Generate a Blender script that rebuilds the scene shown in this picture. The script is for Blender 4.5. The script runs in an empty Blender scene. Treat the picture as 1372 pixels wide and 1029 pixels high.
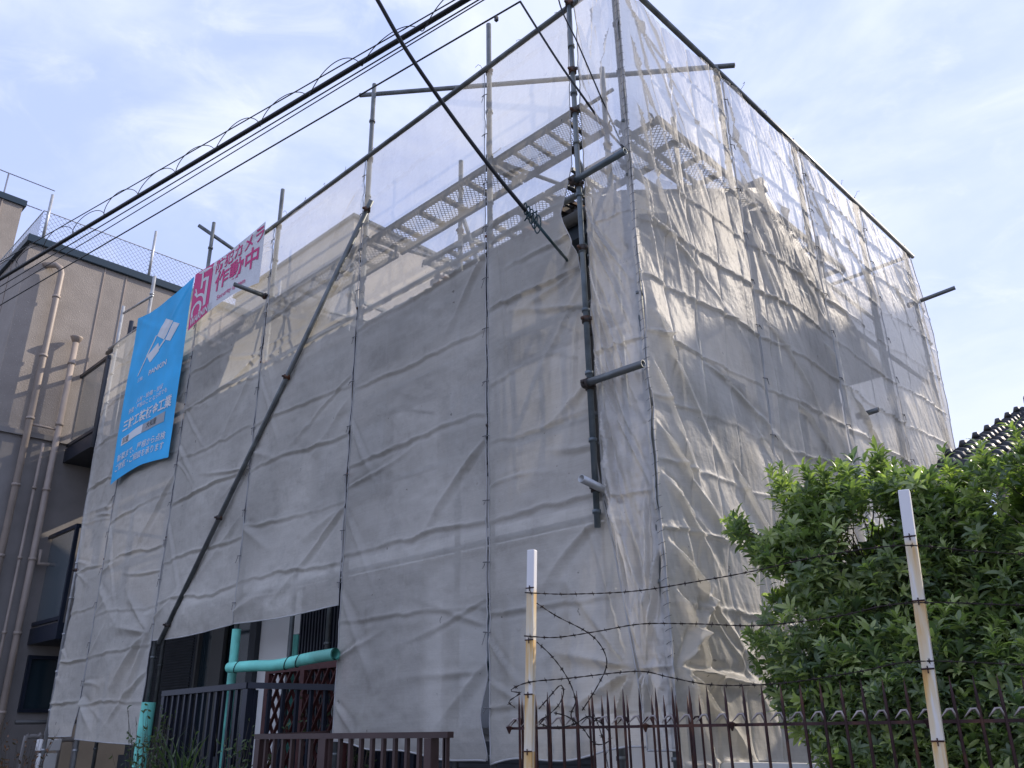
import bpy, math, random
import numpy as np
from mathutils import Vector, Matrix
random.seed(7); RNG = np.random.default_rng(7)
S = bpy.context.scene; COL = S.collection

# ------------------------------------------------------------------ camera
FPX, CX, CY = 1123., 686., 514.5
_Z = np.array([640 - CX, CY + 2227, -FPX]); _Z /= np.linalg.norm(_Z)
_X = -np.array([-565 - CX, CY - 995, -FPX]); _X -= _X.dot(_Z) * _Z; _X /= np.linalg.norm(_X)
_Y = np.cross(_Z, _X)
RC = np.stack([_X, _Y, _Z]); CAM = np.array([2.8352, -4.1827, 1.55])
cd = bpy.data.cameras.new('camera'); cam = bpy.data.objects.new('camera', cd); COL.objects.link(cam)
cd.sensor_width = 36; cd.lens = FPX / 1372 * 36; cd.clip_start = .05; cd.clip_end = 3000
M4 = Matrix.Identity(4)
for i in range(3):
    for j in range(3): M4[i][j] = RC[i][j]
    M4[i][3] = CAM[i]
cam.matrix_world = M4; S.camera = cam
def ray(px, py): return RC @ (np.array([px - CX, CY - py, -FPX]) / FPX)
def pl(px, py, ax, v):
    """point of the plane axis=v that stands at a place of the photograph"""
    d = ray(px, py); t = (v - CAM[ax]) / d[ax]; return tuple(CAM + d * t)
def atF(px, py, F):
    d = ray(px, py); t = F / (d[0] * -.70 + d[1] * .713); return tuple(CAM + d * t)

# ------------------------------------------------------------------ tagging
def tag(o, label=None, cat=None, group=None, kind=None):
    if label: o['label'] = label
    if cat: o['category'] = cat
    if group: o['group'] = group
    if kind: o['kind'] = kind
    return o
def empty(name, loc, label, cat, group=None, rz=0):
    o = bpy.data.objects.new(name, None); COL.objects.link(o); o.location = loc; o.rotation_euler = (0, 0, rz)
    o.empty_display_size = .1
    return tag(o, label, cat, group)
_bmw = {}
def wmat(o):
    m = o.matrix_basis.copy()
    p = o.parent
    while p is not None: m = p.matrix_basis @ m; p = p.parent
    return m

class MB:
    """collects shapes in world coordinates; build() links them as one mesh"""
    def __init__(s): s.v = []; s.f = []
    def add(s, vs, fs):
        n = len(s.v); s.v += [tuple(map(float, v)) for v in vs]; s.f += [tuple(i + n for i in f) for f in fs]; return s
    def box(s, a, b):
        (x0, y0, z0), (x1, y1, z1) = a, b
        x0, x1 = min(x0, x1), max(x0, x1); y0, y1 = min(y0, y1), max(y0, y1); z0, z1 = min(z0, z1), max(z0, z1)
        return s.add([(x0,y0,z0),(x1,y0,z0),(x1,y1,z0),(x0,y1,z0),(x0,y0,z1),(x1,y0,z1),(x1,y1,z1),(x0,y1,z1)],
                     [(0,3,2,1),(4,5,6,7),(0,1,5,4),(1,2,6,5),(2,3,7,6),(3,0,4,7)])
    def bar(s, p, q, w, h=None, up=(0, 0, 1)):
        h = h or w; p = Vector(p); q = Vector(q); d = (q - p).normalized(); u = Vector(up)
        if abs(d.dot(u)) > .98: u = Vector((1, 0, 0))
        r = d.cross(u).normalized(); u = r.cross(d)
        vs = [c + r * (sx * w / 2) + u * (sy * h / 2) for c in (p, q) for sx, sy in ((-1,-1),(1,-1),(1,1),(-1,1))]
        return s.add(vs, [(0,3,2,1),(4,5,6,7),(0,1,5,4),(1,2,6,5),(2,3,7,6),(3,0,4,7)])
    def tube(s, pts, r, n=8, caps=True):
        pts = [Vector(p) for p in pts]
        rs = r if isinstance(r, (list, tuple, np.ndarray)) else [r] * len(pts)
        base = len(s.v); prev = None; k = len(pts)
        for i, p in enumerate(pts):
            d = (pts[min(i + 1, k - 1)] - pts[max(i - 1, 0)]).normalized()
            if prev is None:
                u = Vector((0, 0, 1)) if abs(d.z) < .9 else Vector((1, 0, 0)); a = d.cross(u).normalized()
            else:
                a = prev - d * prev.dot(d)
                a = a.normalized() if a.length > 1e-6 else d.orthogonal().normalized()
            prev = a; b = d.cross(a)
            for j in range(n):
                t = 2 * math.pi * j / n; s.v.append(tuple(p + (a * math.cos(t) + b * math.sin(t)) * rs[i]))
        for i in range(k - 1):
            for j in range(n):
                j2 = (j + 1) % n; s.f.append((base + i*n + j, base + i*n + j2, base + (i+1)*n + j2, base + (i+1)*n + j))
        if caps:
            s.f.append(tuple(base + j for j in range(n))[::-1]); s.f.append(tuple(base + (k-1)*n + j for j in range(n)))
        return s
    def ring(s, p, q, r0, r1, n=14):   # open pipe with visible wall thickness
        p = Vector(p); q = Vector(q); d = (q - p).normalized(); a = d.orthogonal().normalized(); b = d.cross(a); base = len(s.v)
        for c, r in ((p, r0), (q, r0), (q, r1), (p, r1)):
            for j in range(n):
                t = 2 * math.pi * j / n; s.v.append(tuple(c + (a * math.cos(t) + b * math.sin(t)) * r))
        for i in range(4):
            for j in range(n):
                j2 = (j + 1) % n; i2 = (i + 1) % 4
                s.f.append((base + i*n + j, base + i*n + j2, base + i2*n + j2, base + i2*n + j))
        return s
    def build(s, name, mat, parent=None, smooth=False, label=None, bevel=0):
        me = bpy.data.meshes.new(name); V = np.array(s.v)
        o = bpy.data.objects.new(name, me); COL.objects.link(o)
        if parent is not None:
            o.parent = parent; inv = wmat(parent).inverted()
            I = np.array(inv); V = V @ I[:3, :3].T + I[:3, 3]
        else:
            c = V.mean(0); c[2] = V[:, 2].min(); o.location = c; V = V - c
        me.from_pydata([tuple(v) for v in V], [], s.f); me.update()
        if smooth:
            me.polygons.foreach_set('use_smooth', [True] * len(me.polygons))
        if bevel:
            md = o.modifiers.new('bevel', 'BEVEL'); md.width = bevel; md.segments = 2; md.limit_method = 'ANGLE'
        if mat: me.materials.append(mat)
        if label: o['label'] = label
        return o
def smooth_path(pts, n=8):
    pts = [Vector(p) for p in pts]; P = [pts[0] * 2 - pts[1]] + pts + [pts[-1] * 2 - pts[-2]]; out = []
    for i in range(1, len(P) - 2):
        a, b, c, d = P[i-1], P[i], P[i+1], P[i+2]
        for k in range(n):
            t = k / n
            out.append(.5 * ((2*b) + (c-a)*t + (2*a-5*b+4*c-d)*t*t + (3*b-a-3*c+d)*t**3))
    out.append(P[-2]); return out

# ------------------------------------------------------------------ materials
def mat(name, col, rough=.7, metal=0, spec=.4, var=.0, vscale=6, bump=0, bscale=40, var2=None, v2scale=1.5, build=None):
    m = bpy.data.materials.new(name); m.use_nodes = True; nt = m.node_tree; N = nt.nodes; L = nt.links
    b = N['Principled BSDF']; b.inputs['Roughness'].default_value = rough; b.inputs['Metallic'].default_value = metal
    b.inputs['Specular IOR Level'].default_value = spec
    tc = N.new('ShaderNodeTexCoord'); src = None
    rgb = N.new('ShaderNodeRGB'); rgb.outputs[0].default_value = (*col, 1); src = rgb.outputs[0]
    def noise(sc, det=4, v=tc.outputs['Object']):
        n = N.new('ShaderNodeTexNoise'); n.inputs['Scale'].default_value = sc; n.inputs['Detail'].default_value = det
        L.new(v, n.inputs['Vector']); return n.outputs['Fac']
    def mul(c, fac, lo, hi):
        mr = N.new('ShaderNodeMapRange'); mr.inputs['From Min'].default_value = .3; mr.inputs['From Max'].default_value = .7
        mr.inputs['To Min'].default_value = lo; mr.inputs['To Max'].default_value = hi; L.new(fac, mr.inputs['Value'])
        mx = N.new('ShaderNodeMix'); mx.data_type = 'RGBA'; mx.blend_type = 'MULTIPLY'; mx.inputs[0].default_value = 1
        L.new(c, mx.inputs[6]); L.new(mr.outputs[0], mx.inputs[7]); return mx.outputs[2]
    if var: src = mul(src, noise(vscale), 1 - var, 1 + var)
    if var2:
        mx = N.new('ShaderNodeMix'); mx.data_type = 'RGBA'; mr = N.new('ShaderNodeMapRange')
        mr.inputs['From Min'].default_value = .5; mr.inputs['From Max'].default_value = .62
        L.new(noise(v2scale, 8), mr.inputs['Value']); L.new(mr.outputs[0], mx.inputs[0]); L.new(src, mx.inputs[6]); mx.inputs[7].default_value = (*var2, 1)
        src = mx.outputs[2]
    L.new(src, b.inputs['Base Color'])
    if bump:
        bp = N.new('ShaderNodeBump'); bp.inputs['Strength'].default_value = bump; bp.inputs['Distance'].default_value = .01
        L.new(noise(bscale, 6), bp.inputs['Height']); L.new(bp.outputs[0], b.inputs['Normal'])
    if build: build(m, N, L, b, tc, src)
    return m

def sheet_mat(name, col, see, transl=.45, gloss=.06, cool=(1, 1, 1), weave=1.0, top=.78):
    m = bpy.data.materials.new(name); m.use_nodes = True; nt = m.node_tree; N = nt.nodes; L = nt.links; N.clear()
    out = N.new('ShaderNodeOutputMaterial'); tc = N.new('ShaderNodeTexCoord')
    geo = N.new('ShaderNodeNewGeometry')
    def noise(sc, det=5, vec=geo.outputs['Position'], rough=.55):
        n = N.new('ShaderNodeTexNoise'); n.inputs['Scale'].default_value = sc; n.inputs['Detail'].default_value = det; n.inputs['Roughness'].default_value = rough
        L.new(vec, n.inputs['Vector']); return n.outputs['Fac']
    def mr(fac, a, b, lo, hi):
        r = N.new('ShaderNodeMapRange'); r.inputs['From Min'].default_value = a; r.inputs['From Max'].default_value = b
        r.inputs['To Min'].default_value = lo; r.inputs['To Max'].default_value = hi; L.new(fac, r.inputs['Value']); return r.outputs[0]
    def mulc(c, v):
        mx = N.new('ShaderNodeMix'); mx.data_type = 'RGBA'; mx.blend_type = 'MULTIPLY'; mx.inputs[0].default_value = 1
        if isinstance(c, tuple): mx.inputs[6].default_value = (*c, 1)
        else: L.new(c, mx.inputs[6])
        L.new(v, mx.inputs[7]); return mx.outputs[2]
    # stretched coordinates: threads run up and down
    mp = N.new('ShaderNodeMapping'); mp.inputs['Scale'].default_value = (60, 60, 3.); L.new(geo.outputs['Position'], mp.inputs[0])
    mp2 = N.new('ShaderNodeMapping'); mp2.inputs['Scale'].default_value = (4, 4, 120.); L.new(geo.outputs['Position'], mp2.inputs[0])
    warp = noise(1., 3, mp.outputs[0]); weft = noise(1., 3, mp2.outputs[0])
    c = mulc(col, mr(noise(.9, 6), .3, .7, .86, 1.1)); c = mulc(c, mr(warp, .3, .7, .95, 1.04)); c = mulc(c, mr(weft, .3, .7, .96, 1.03))
    spots = mr(noise(14, 3), .72, .76, 1, .5); c = mulc(c, spots)
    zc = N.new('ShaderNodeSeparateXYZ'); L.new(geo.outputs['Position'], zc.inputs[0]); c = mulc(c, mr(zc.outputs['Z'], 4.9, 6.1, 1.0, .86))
    dust = mr(noise(2.6, 10, rough=.72), .52, .70, 1, .80); c = mulc(c, dust)
    bp = N.new('ShaderNodeBump'); bp.inputs['Strength'].default_value = .55 * weave; bp.inputs['Distance'].default_value = .012
    add = N.new('ShaderNodeMath'); add.operation = 'ADD'; L.new(noise(26, 5), add.inputs[0])
    wv = N.new('ShaderNodeMath'); wv.operation = 'MULTIPLY'; wv.inputs[1].default_value = .35; L.new(warp, wv.inputs[0]); L.new(wv.outputs[0], add.inputs[1])
    L.new(add.outputs[0], bp.inputs['Height'])
    d = N.new('ShaderNodeBsdfDiffuse'); L.new(c, d.inputs[0]); L.new(bp.outputs[0], d.inputs['Normal'])
    t = N.new('ShaderNodeBsdfTranslucent'); L.new(mulc(c, mr(warp, 0, 1, .95, 1.05)), t.inputs[0]); L.new(bp.outputs[0], t.inputs['Normal'])
    g = N.new('ShaderNodeBsdfGlossy'); g.inputs['Roughness'].default_value = .42; g.inputs[0].default_value = (.9, .9, .9, 1); L.new(bp.outputs[0], g.inputs['Normal'])
    m1 = N.new('ShaderNodeMixShader'); m1.inputs[0].default_value = transl; L.new(d.outputs[0], m1.inputs[1]); L.new(t.outputs[0], m1.inputs[2])
    m2 = N.new('ShaderNodeMixShader'); m2.inputs[0].default_value = gloss; L.new(m1.outputs[0], m2.inputs[1]); L.new(g.outputs[0], m2.inputs[2])
    tr = N.new('ShaderNodeBsdfTransparent'); tr.inputs[0].default_value = (1, 1, 1, 1)
    fac = N.new('ShaderNodeMath'); fac.operation = 'MULTIPLY'
    L.new(mr(warp, .3, .7, 1.04, .93), fac.inputs[0]); L.new(mr(noise(1.4, 4), .3, .7, 1 - see + .05, 1 - see - .05), fac.inputs[1])
    zs = N.new('ShaderNodeSeparateXYZ'); L.new(geo.outputs['Position'], zs.inputs[0]); hz = mr(zs.outputs['Z'], 4.9, 6.1, 1.0, top)
    f2 = N.new('ShaderNodeMath'); f2.operation = 'MULTIPLY'; L.new(fac.outputs[0], f2.inputs[0]); L.new(hz, f2.inputs[1]); fac = f2
    m3 = N.new('ShaderNodeMixShader'); L.new(fac.outputs[0], m3.inputs[0]); L.new(tr.outputs[0], m3.inputs[1]); L.new(m2.outputs[0], m3.inputs[2])
    L.new(m3.outputs[0], out.inputs[0]); return m

M = {}
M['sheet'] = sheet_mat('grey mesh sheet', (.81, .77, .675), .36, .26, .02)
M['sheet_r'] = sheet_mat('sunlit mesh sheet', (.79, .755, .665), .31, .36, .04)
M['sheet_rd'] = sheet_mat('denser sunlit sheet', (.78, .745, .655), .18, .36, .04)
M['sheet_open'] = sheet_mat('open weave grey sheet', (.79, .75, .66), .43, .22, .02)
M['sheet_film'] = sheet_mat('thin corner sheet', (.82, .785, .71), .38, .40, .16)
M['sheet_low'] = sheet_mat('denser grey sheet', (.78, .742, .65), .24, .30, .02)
M['hem'] = mat('sheet hem', (.42, .42, .41), .8, var=.15)
M['pole'] = mat('weathered galvanised pole', (.15, .165, .165), .45, .5, var=.35, vscale=9, var2=(.16, .17, .17), v2scale=5, bump=.15)
M['pole_blue'] = mat('blue grey painted pole', (.13, .16, .175), .4, .4, var=.3, vscale=8, var2=(.17, .19, .19), v2scale=3.5, bump=.15)
M['pole_light'] = mat('bright galvanised pole', (.42, .43, .43), .4, .5, var=.2, vscale=12)
M['coupler'] = mat('rusty steel coupler', (.07, .06, .055), .6, .5, var=.4, vscale=20, var2=(.16, .07, .035), v2scale=8)
M['deck'] = mat('galvanised deck steel', (.07, .068, .062), .6, .2, var=.3, vscale=7)
M['string'] = mat('lacing string', (.14, .14, .14), .8)
M['wire_end'] = mat('tie wire', (.12, .12, .12), .6, .5)
M['cable'] = mat('black cable', (.012, .014, .016), .5)
M['cable_green'] = mat('dark green cable', (.015, .045, .05), .5)
M['mint'] = mat('mint foam pipe cover', (.20, .70, .57), .6, var=.12, vscale=5, bump=.2, bscale=14, var2=(.14, .42, .34), v2scale=2.2)
M['blue'] = mat('blue printed cloth', (.010, .42, .80), .6, var=.14, vscale=2.2, bump=.12, bscale=120)
M['white_print'] = mat('white print', (.72, .74, .74), .7)
M['grey_print'] = mat('grey print', (.33, .36, .38), .7)
M['pink'] = mat('magenta print', (.66, .06, .22), .7)
M['banner_white'] = mat('white banner cloth', (.68, .69, .70), .7, var=.05, vscale=5, bump=.12, bscale=120)

def sid(m, N, L, b, tc, src):
    n = N.new('ShaderNodeTexVoronoi'); n.inputs['Scale'].default_value = 60; L.new(tc.outputs['Object'], n.inputs[0])
    bp = N.new('ShaderNodeBump'); bp.inputs['Strength'].default_value = .5; bp.inputs['Distance'].default_value = .006
    L.new(n.outputs['Distance'], bp.inputs['Height']); L.new(bp.outputs[0], b.inputs['Normal'])
    n2 = N.new('ShaderNodeTexVoronoi'); n2.inputs['Scale'].default_value = 24; L.new(tc.outputs['Object'], n2.inputs[0])
    r = N.new('ShaderNodeMapRange'); r.inputs['From Min'].default_value = .04; r.inputs['From Max'].default_value = .16; r.inputs['To Min'].default_value = .8; r.inputs['To Max'].default_value = 0
    L.new(n2.outputs['Distance'], r.inputs['Value'])
    mx = N.new('ShaderNodeMix'); mx.data_type = 'RGBA'; L.new(r.outputs[0], mx.inputs[0]); L.new(src, mx.inputs[6]); mx.inputs[7].default_value = (.62, .55, .48, 1); L.new(mx.outputs[2], b.inputs['Base Color'])
M['siding'] = mat('taupe speckled siding', (.31, .275, .24), .85, var=.1, vscale=3, build=sid)
M['siding_dark'] = mat('dark grey brown siding', (.24, .225, .21), .8, var=.15, vscale=2, bump=.2, bscale=60)
M['fascia'] = mat('dark blue fascia', (.02, .04, .06), .4)
M['drain'] = mat('beige drainpipe', (.36, .30, .25), .5, var=.12, vscale=4)
M['black_metal'] = mat('black blue metal', (.012, .018, .032), .35, var=.1)
M['glass'] = mat('dark window glass', (.015, .03, .04), .08, spec=.8)
M['glass_clear'] = mat('dim glass', (.10, .15, .18), .12, spec=.6); M['glass_clear'].node_tree.nodes['Principled BSDF'].inputs['Alpha'].default_value = .35
M['cream'] = mat('cream wall render', (.55, .50, .42), .9, var=.08, vscale=2, bump=.2, bscale=60)
M['white_wall'] = mat('white wall render', (.80, .79, .75), .9, var=.05, vscale=2, bump=.15, bscale=80)
M['house_wall'] = mat('light grey house siding', (.42, .41, .39), .85, var=.08, vscale=2, bump=.1)
M['shutter'] = mat('dark shutter', (.03, .036, .044), .5, var=.2)
M['frame_al'] = mat('bronze window frame', (.10, .10, .095), .5, .3)
M['eave'] = mat('navy eave board', (.03, .045, .06), .6, var=.2)
M['tile_dark'] = mat('dark roof tile', (.045, .05, .058), .5, var=.35, vscale=6, bump=.2)
M['brown_fence'] = mat('brown painted railing', (.06, .035, .032), .4, .2, var=.2, vscale=6)
M['spike'] = mat('rust brown spiked iron', (.045, .022, .022), .55, .4, var=.4, vscale=14, var2=(.10, .045, .03), v2scale=9)
M['hook'] = mat('bare hook tip', (.34, .30, .28), .4, .5, var=.25, vscale=10)
M['rail_dark'] = mat('dark navy railing', (.018, .022, .034), .4, .2, var=.1)
M['lattice'] = mat('red brown lattice wood', (.10, .034, .03), .6, var=.25, vscale=9)
M['barb'] = mat('rusty barbed wire', (.04, .03, .026), .7, .4, var=.4, vscale=20)
M['asphalt'] = mat('asphalt', (.05, .05, .052), .9, var=.2, vscale=2, bump=.4, bscale=90)
M['ground'] = mat('bare earth and gravel', (.12, .105, .085), .95, var=.3, vscale=3, bump=.5, bscale=50)
M['concrete'] = mat('old concrete', (.30, .29, .27), .9, var=.2, vscale=2, var2=(.18, .175, .16), v2scale=2, bump=.3, bscale=40)
M['plaque'] = mat('grey name plaque', (.22, .22, .22), .5)
M['ink'] = mat('black ink', (.02, .02, .02), .6)
M['yellow'] = mat('yellow tape', (.6, .42, .03), .6)
M['antenna'] = mat('antenna aluminium', (.30, .30, .32), .4, .6)
M['net'] = mat('galvanised chain link', (.55, .57, .6), .5, .3)
M['mint_cap'] = M['mint']
def rustpost(m, N, L, b, tc, src):
    sp = N.new('ShaderNodeSeparateXYZ'); L.new(tc.outputs['Object'], sp.inputs[0])
    mp = N.new('ShaderNodeMapping'); mp.inputs['Scale'].default_value = (45, 45, 3.5); L.new(tc.outputs['Object'], mp.inputs[0])
    n = N.new('ShaderNodeTexNoise'); n.inputs['Scale'].default_value = 1; n.inputs['Detail'].default_value = 5; L.new(mp.outputs[0], n.inputs[0])
    # runs below each wire: every .24 m from the cap down
    a = N.new('ShaderNodeMath'); a.operation = 'PINGPONG'
    fr = N.new('ShaderNodeMath'); fr.operation = 'FRACT'; dv = N.new('ShaderNodeMath'); dv.operation = 'DIVIDE'; dv.inputs[1].default_value = .235
    off = N.new('ShaderNodeMath'); off.operation = 'ADD'; off.inputs[1].default_value = .18
    L.new(sp.outputs['Z'], off.inputs[0]); L.new(off.outputs[0], dv.inputs[0]); L.new(dv.outputs[0], fr.inputs[0])
    fr2 = N.new('ShaderNodeMath'); fr2.operation = 'SUBTRACT'; fr2.inputs[0].default_value = 1; L.new(fr.outputs[0], fr2.inputs[1]); pw = N.new('ShaderNodeMath'); pw.operation = 'POWER'; pw.inputs[1].default_value = -1; pw.operation = 'PINGPONG'; pw.inputs[1].default_value = 1; L.new(fr.outputs[0], pw.inputs[0])
    top = N.new('ShaderNodeMapRange'); top.inputs['From Min'].default_value = -.21; top.inputs['From Max'].default_value = -.17; top.inputs['To Min'].default_value = 1; top.inputs['To Max'].default_value = 0
    L.new(sp.outputs['Z'], top.inputs['Value'])
    r = N.new('ShaderNodeMath'); r.operation = 'MULTIPLY'; q_ = N.new('ShaderNodeMapRange'); q_.inputs['From Min'].default_value = 0; q_.inputs['From Max'].default_value = 1; q_.inputs['To Min'].default_value = .55; q_.inputs['To Max'].default_value = .08; L.new(fr2.outputs[0], q_.inputs['Value']); L.new(q_.outputs[0], r.inputs[0]); L.new(top.outputs[0], r.inputs[1])
    r3 = N.new('ShaderNodeMapRange'); r3.inputs['From Min'].default_value = .35; r3.inputs['From Max'].default_value = .65; r3.inputs['To Min'].default_value = .1; r3.inputs['To Max'].default_value = 1.15; L.new(n.outputs['Fac'], r3.inputs['Value'])
    r2 = N.new('ShaderNodeMath'); r2.operation = 'MULTIPLY'; L.new(r.outputs[0], r2.inputs[0]); L.new(r3.outputs[0], r2.inputs[1]); r2.use_clamp = True
    cr = N.new('ShaderNodeValToRGB'); L.new(r2.outputs[0], cr.inputs[0]); e = cr.color_ramp.elements
    e[0].position = 0; e[0].color = (.72, .70, .67, 1); e[1].position = .9; e[1].color = (.22, .075, .02, 1)
    x = e.new(.12); x.color = (.70, .60, .42, 1); x = e.new(.45); x.color = (.66, .40, .13, 1)
    mx = N.new('ShaderNodeMix'); mx.data_type = 'RGBA'; L.new(top.outputs[0], mx.inputs[0]); mx.inputs[6].default_value = (.74, .73, .72, 1); L.new(cr.outputs[0], mx.inputs[7])
    L.new(mx.outputs[2], b.inputs['Base Color'])
M['rust_post'] = mat('white post with rust runs', (.8, .8, .8), .5, build=rustpost)
def leafmat(name, col, col2, tr=.25):
    m = bpy.data.materials.new(name); m.use_nodes = True; nt = m.node_tree; N = nt.nodes; L = nt.links; N.clear()
    out = N.new('ShaderNodeOutputMaterial'); at = N.new('ShaderNodeAttribute'); at.attribute_name = 'tint'
    cr = N.new('ShaderNodeMix'); cr.data_type = 'RGBA'; L.new(at.outputs['Fac'], cr.inputs[0]); cr.inputs[6].default_value = (*col, 1); cr.inputs[7].default_value = (*col2, 1)
    p = N.new('ShaderNodeBsdfPrincipled'); L.new(cr.outputs[2], p.inputs['Base Color']); p.inputs['Roughness'].default_value = .38; p.inputs['Specular IOR Level'].default_value = .5
    t = N.new('ShaderNodeBsdfTranslucent'); g = N.new('ShaderNodeMix'); g.data_type = 'RGBA'; g.blend_type = 'MULTIPLY'; g.inputs[0].default_value = 1
    L.new(cr.outputs[2], g.inputs[6]); g.inputs[7].default_value = (1.5, 1.9, .7, 1); L.new(g.outputs[2], t.inputs[0])
    mx = N.new('ShaderNodeMixShader'); mx.inputs[0].default_value = tr; L.new(p.outputs[0], mx.inputs[1]); L.new(t.outputs[0], mx.inputs[2]); L.new(mx.outputs[0], out.inputs[0]); return m
M['leaf'] = leafmat('glossy evergreen leaf', (.10, .145, .08), (.42, .47, .19), .36)
M['leaf2'] = leafmat('thin garden leaf', (.03, .06, .02), (.12, .17, .06))
M['leaf_red'] = leafmat('reddish garden leaf', (.06, .05, .02), (.22, .09, .035))
M['bark'] = mat('grey bark', (.10, .085, .065), .9, var=.3, vscale=12, bump=.5)

# ------------------------------------------------------------------ noise
def vnoise(x, y, seed=0):
    xi = np.floor(x).astype(np.int64); yi = np.floor(y).astype(np.int64); xf = x - xi; yf = y - yi
    def h(a, b):
        n = (a * 374761393 + b * 668265263 + seed * 974634777) & 0xffffffff
        n = ((n ^ (n >> 13)) * 1274126177) & 0xffffffff; return ((n ^ (n >> 16)) & 0xffff) / 32767.5 - 1
    sx = xf*xf*(3-2*xf); sy = yf*yf*(3-2*yf)
    return (h(xi,yi)*(1-sx)+h(xi+1,yi)*sx)*(1-sy) + (h(xi,yi+1)*(1-sx)+h(xi+1,yi+1)*sx)*sy
def fbm(x, y, seed=0, o=3):
    r = 0; a = 1
    for i in range(o): r = r + a * vnoise(x * 2**i, y * 2**i, seed + i * 17); a *= .5
    return r
def fold(U, Z, p0, p1, a, w, taper=1.0, bend=0.):
    """one pulled crease from p0 (sharp end) to p1"""
    d = np.array(p1, float) - p0; Ln = np.hypot(*d); d /= Ln; n = np.array([-d[1], d[0]])
    t = ((U - p0[0]) * d[0] + (Z - p0[1]) * d[1]) / Ln; s = (U - p0[0]) * n[0] + (Z - p0[1]) * n[1] - bend * np.sin(np.clip(t, 0, 1) * math.pi)
    tt = np.clip(t, 0, 1); env = np.where((t > -.02) & (t < 1), (np.minimum(1, (tt + .02) * 6)) * (1 - tt) ** taper, 0)
    ww = w * (.45 + .9 * tt)
    return a * env * (1.25 * np.exp(-np.abs(s / ww) ** 1.25) - .5 * np.exp(-((s - 1.9 * ww) / (1.3 * ww)) ** 2))

# displacement of the street side sheets (u = x, z) and of the side sheets (u = y, z)
def creases_h(U, Z, zs, amp, w, seed):
    r = 0
    for i, z0 in enumerate(zs):
        zz = z0 + .05 * fbm(U * .9 + i * 5.1, U * 0 + i, seed + i, 2) + .012 * vnoise(U * 7 + i, U * 0 + i * 2., seed)
        k = Z - zz; m = .55 + .6 * vnoise(U * 1.1 + 3 * i, U * 0 + i + .5, seed + 3)
        r = r + amp * np.clip(m, .15, 1.2) * (np.exp(-np.abs(k) / w) - .55 * np.exp(-((k + 2.2 * w) / (2.2 * w)) ** 2))
    return r
def creases_v(U, Z, us, amp, w, seed):
    r = 0
    for i, u0 in enumerate(us):
        uu = u0 + .025 * fbm(Z * .8 + i * 3.3, Z * 0 + i, seed + i, 2)
        k = U - uu; m = .7 + .4 * vnoise(Z * .9 + i, Z * 0 + i + .5, seed)
        r = r + amp * np.clip(m, .2, 1.2) * np.exp(-np.abs(k) / w)
    return r
def panel_disp(U, Z, u0, u1, seed, belly=.03, amp=1., hz=None, nf=16, ztop=7.05, zbot=1.4, stretch=.5):
    rs = np.random.default_rng(seed); s = np.clip((U - u0) / (u1 - u0), 0, 1)
    edge = np.sin(np.pi * s) ** .6
    d = belly * edge * (1 + .6 * vnoise(Z * .7, Z * 0, seed))
    d = d + amp * edge * (.018 * fbm(U * .8, Z * .7, seed, 3) + .008 * fbm(U * 3, Z * 1.6, seed + 5, 3))
    hz = hz if hz is not None else np.arange(zbot + .35, ztop, .58) + rs.uniform(-.06, .06, len(np.arange(zbot + .35, ztop, .58)))
    d = d + amp * creases_h(U, Z, hz, .040, .012, seed + 9) * (.35 + .65 * edge) + amp * .006 * fbm(U * 5, Z * 9, seed + 31, 2) * edge
    d = d - amp * creases_v(U, Z, [u0 + .36 * j_ + .06 * (seed % 3) for j_ in range(1, int((u1 - u0) / .36) + 1)], .0075, .010, seed + 50)
    d = d + amp * .0035 * fbm(U * 16, Z * 7, seed + 71, 2) * edge
    for k in range(nf):      # tension folds leaving the ties at both edges
        left = k % 2; zt = zbot + .3 + (ztop - zbot - .4) * rs.random(); ln = (u1 - u0) * rs.uniform(.35, 1.0)
        an = rs.uniform(-1.1, .35); x0 = u0 if left else u1; sg = 1 if left else -1
        p1 = (x0 + sg * ln * math.cos(an), zt + ln * math.sin(an))
        d = d + amp * fold(U, Z, (x0, zt), p1, rs.uniform(.018, .040), rs.uniform(.016, .04), 1.1, rs.uniform(-.05, .05))
    return d

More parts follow.
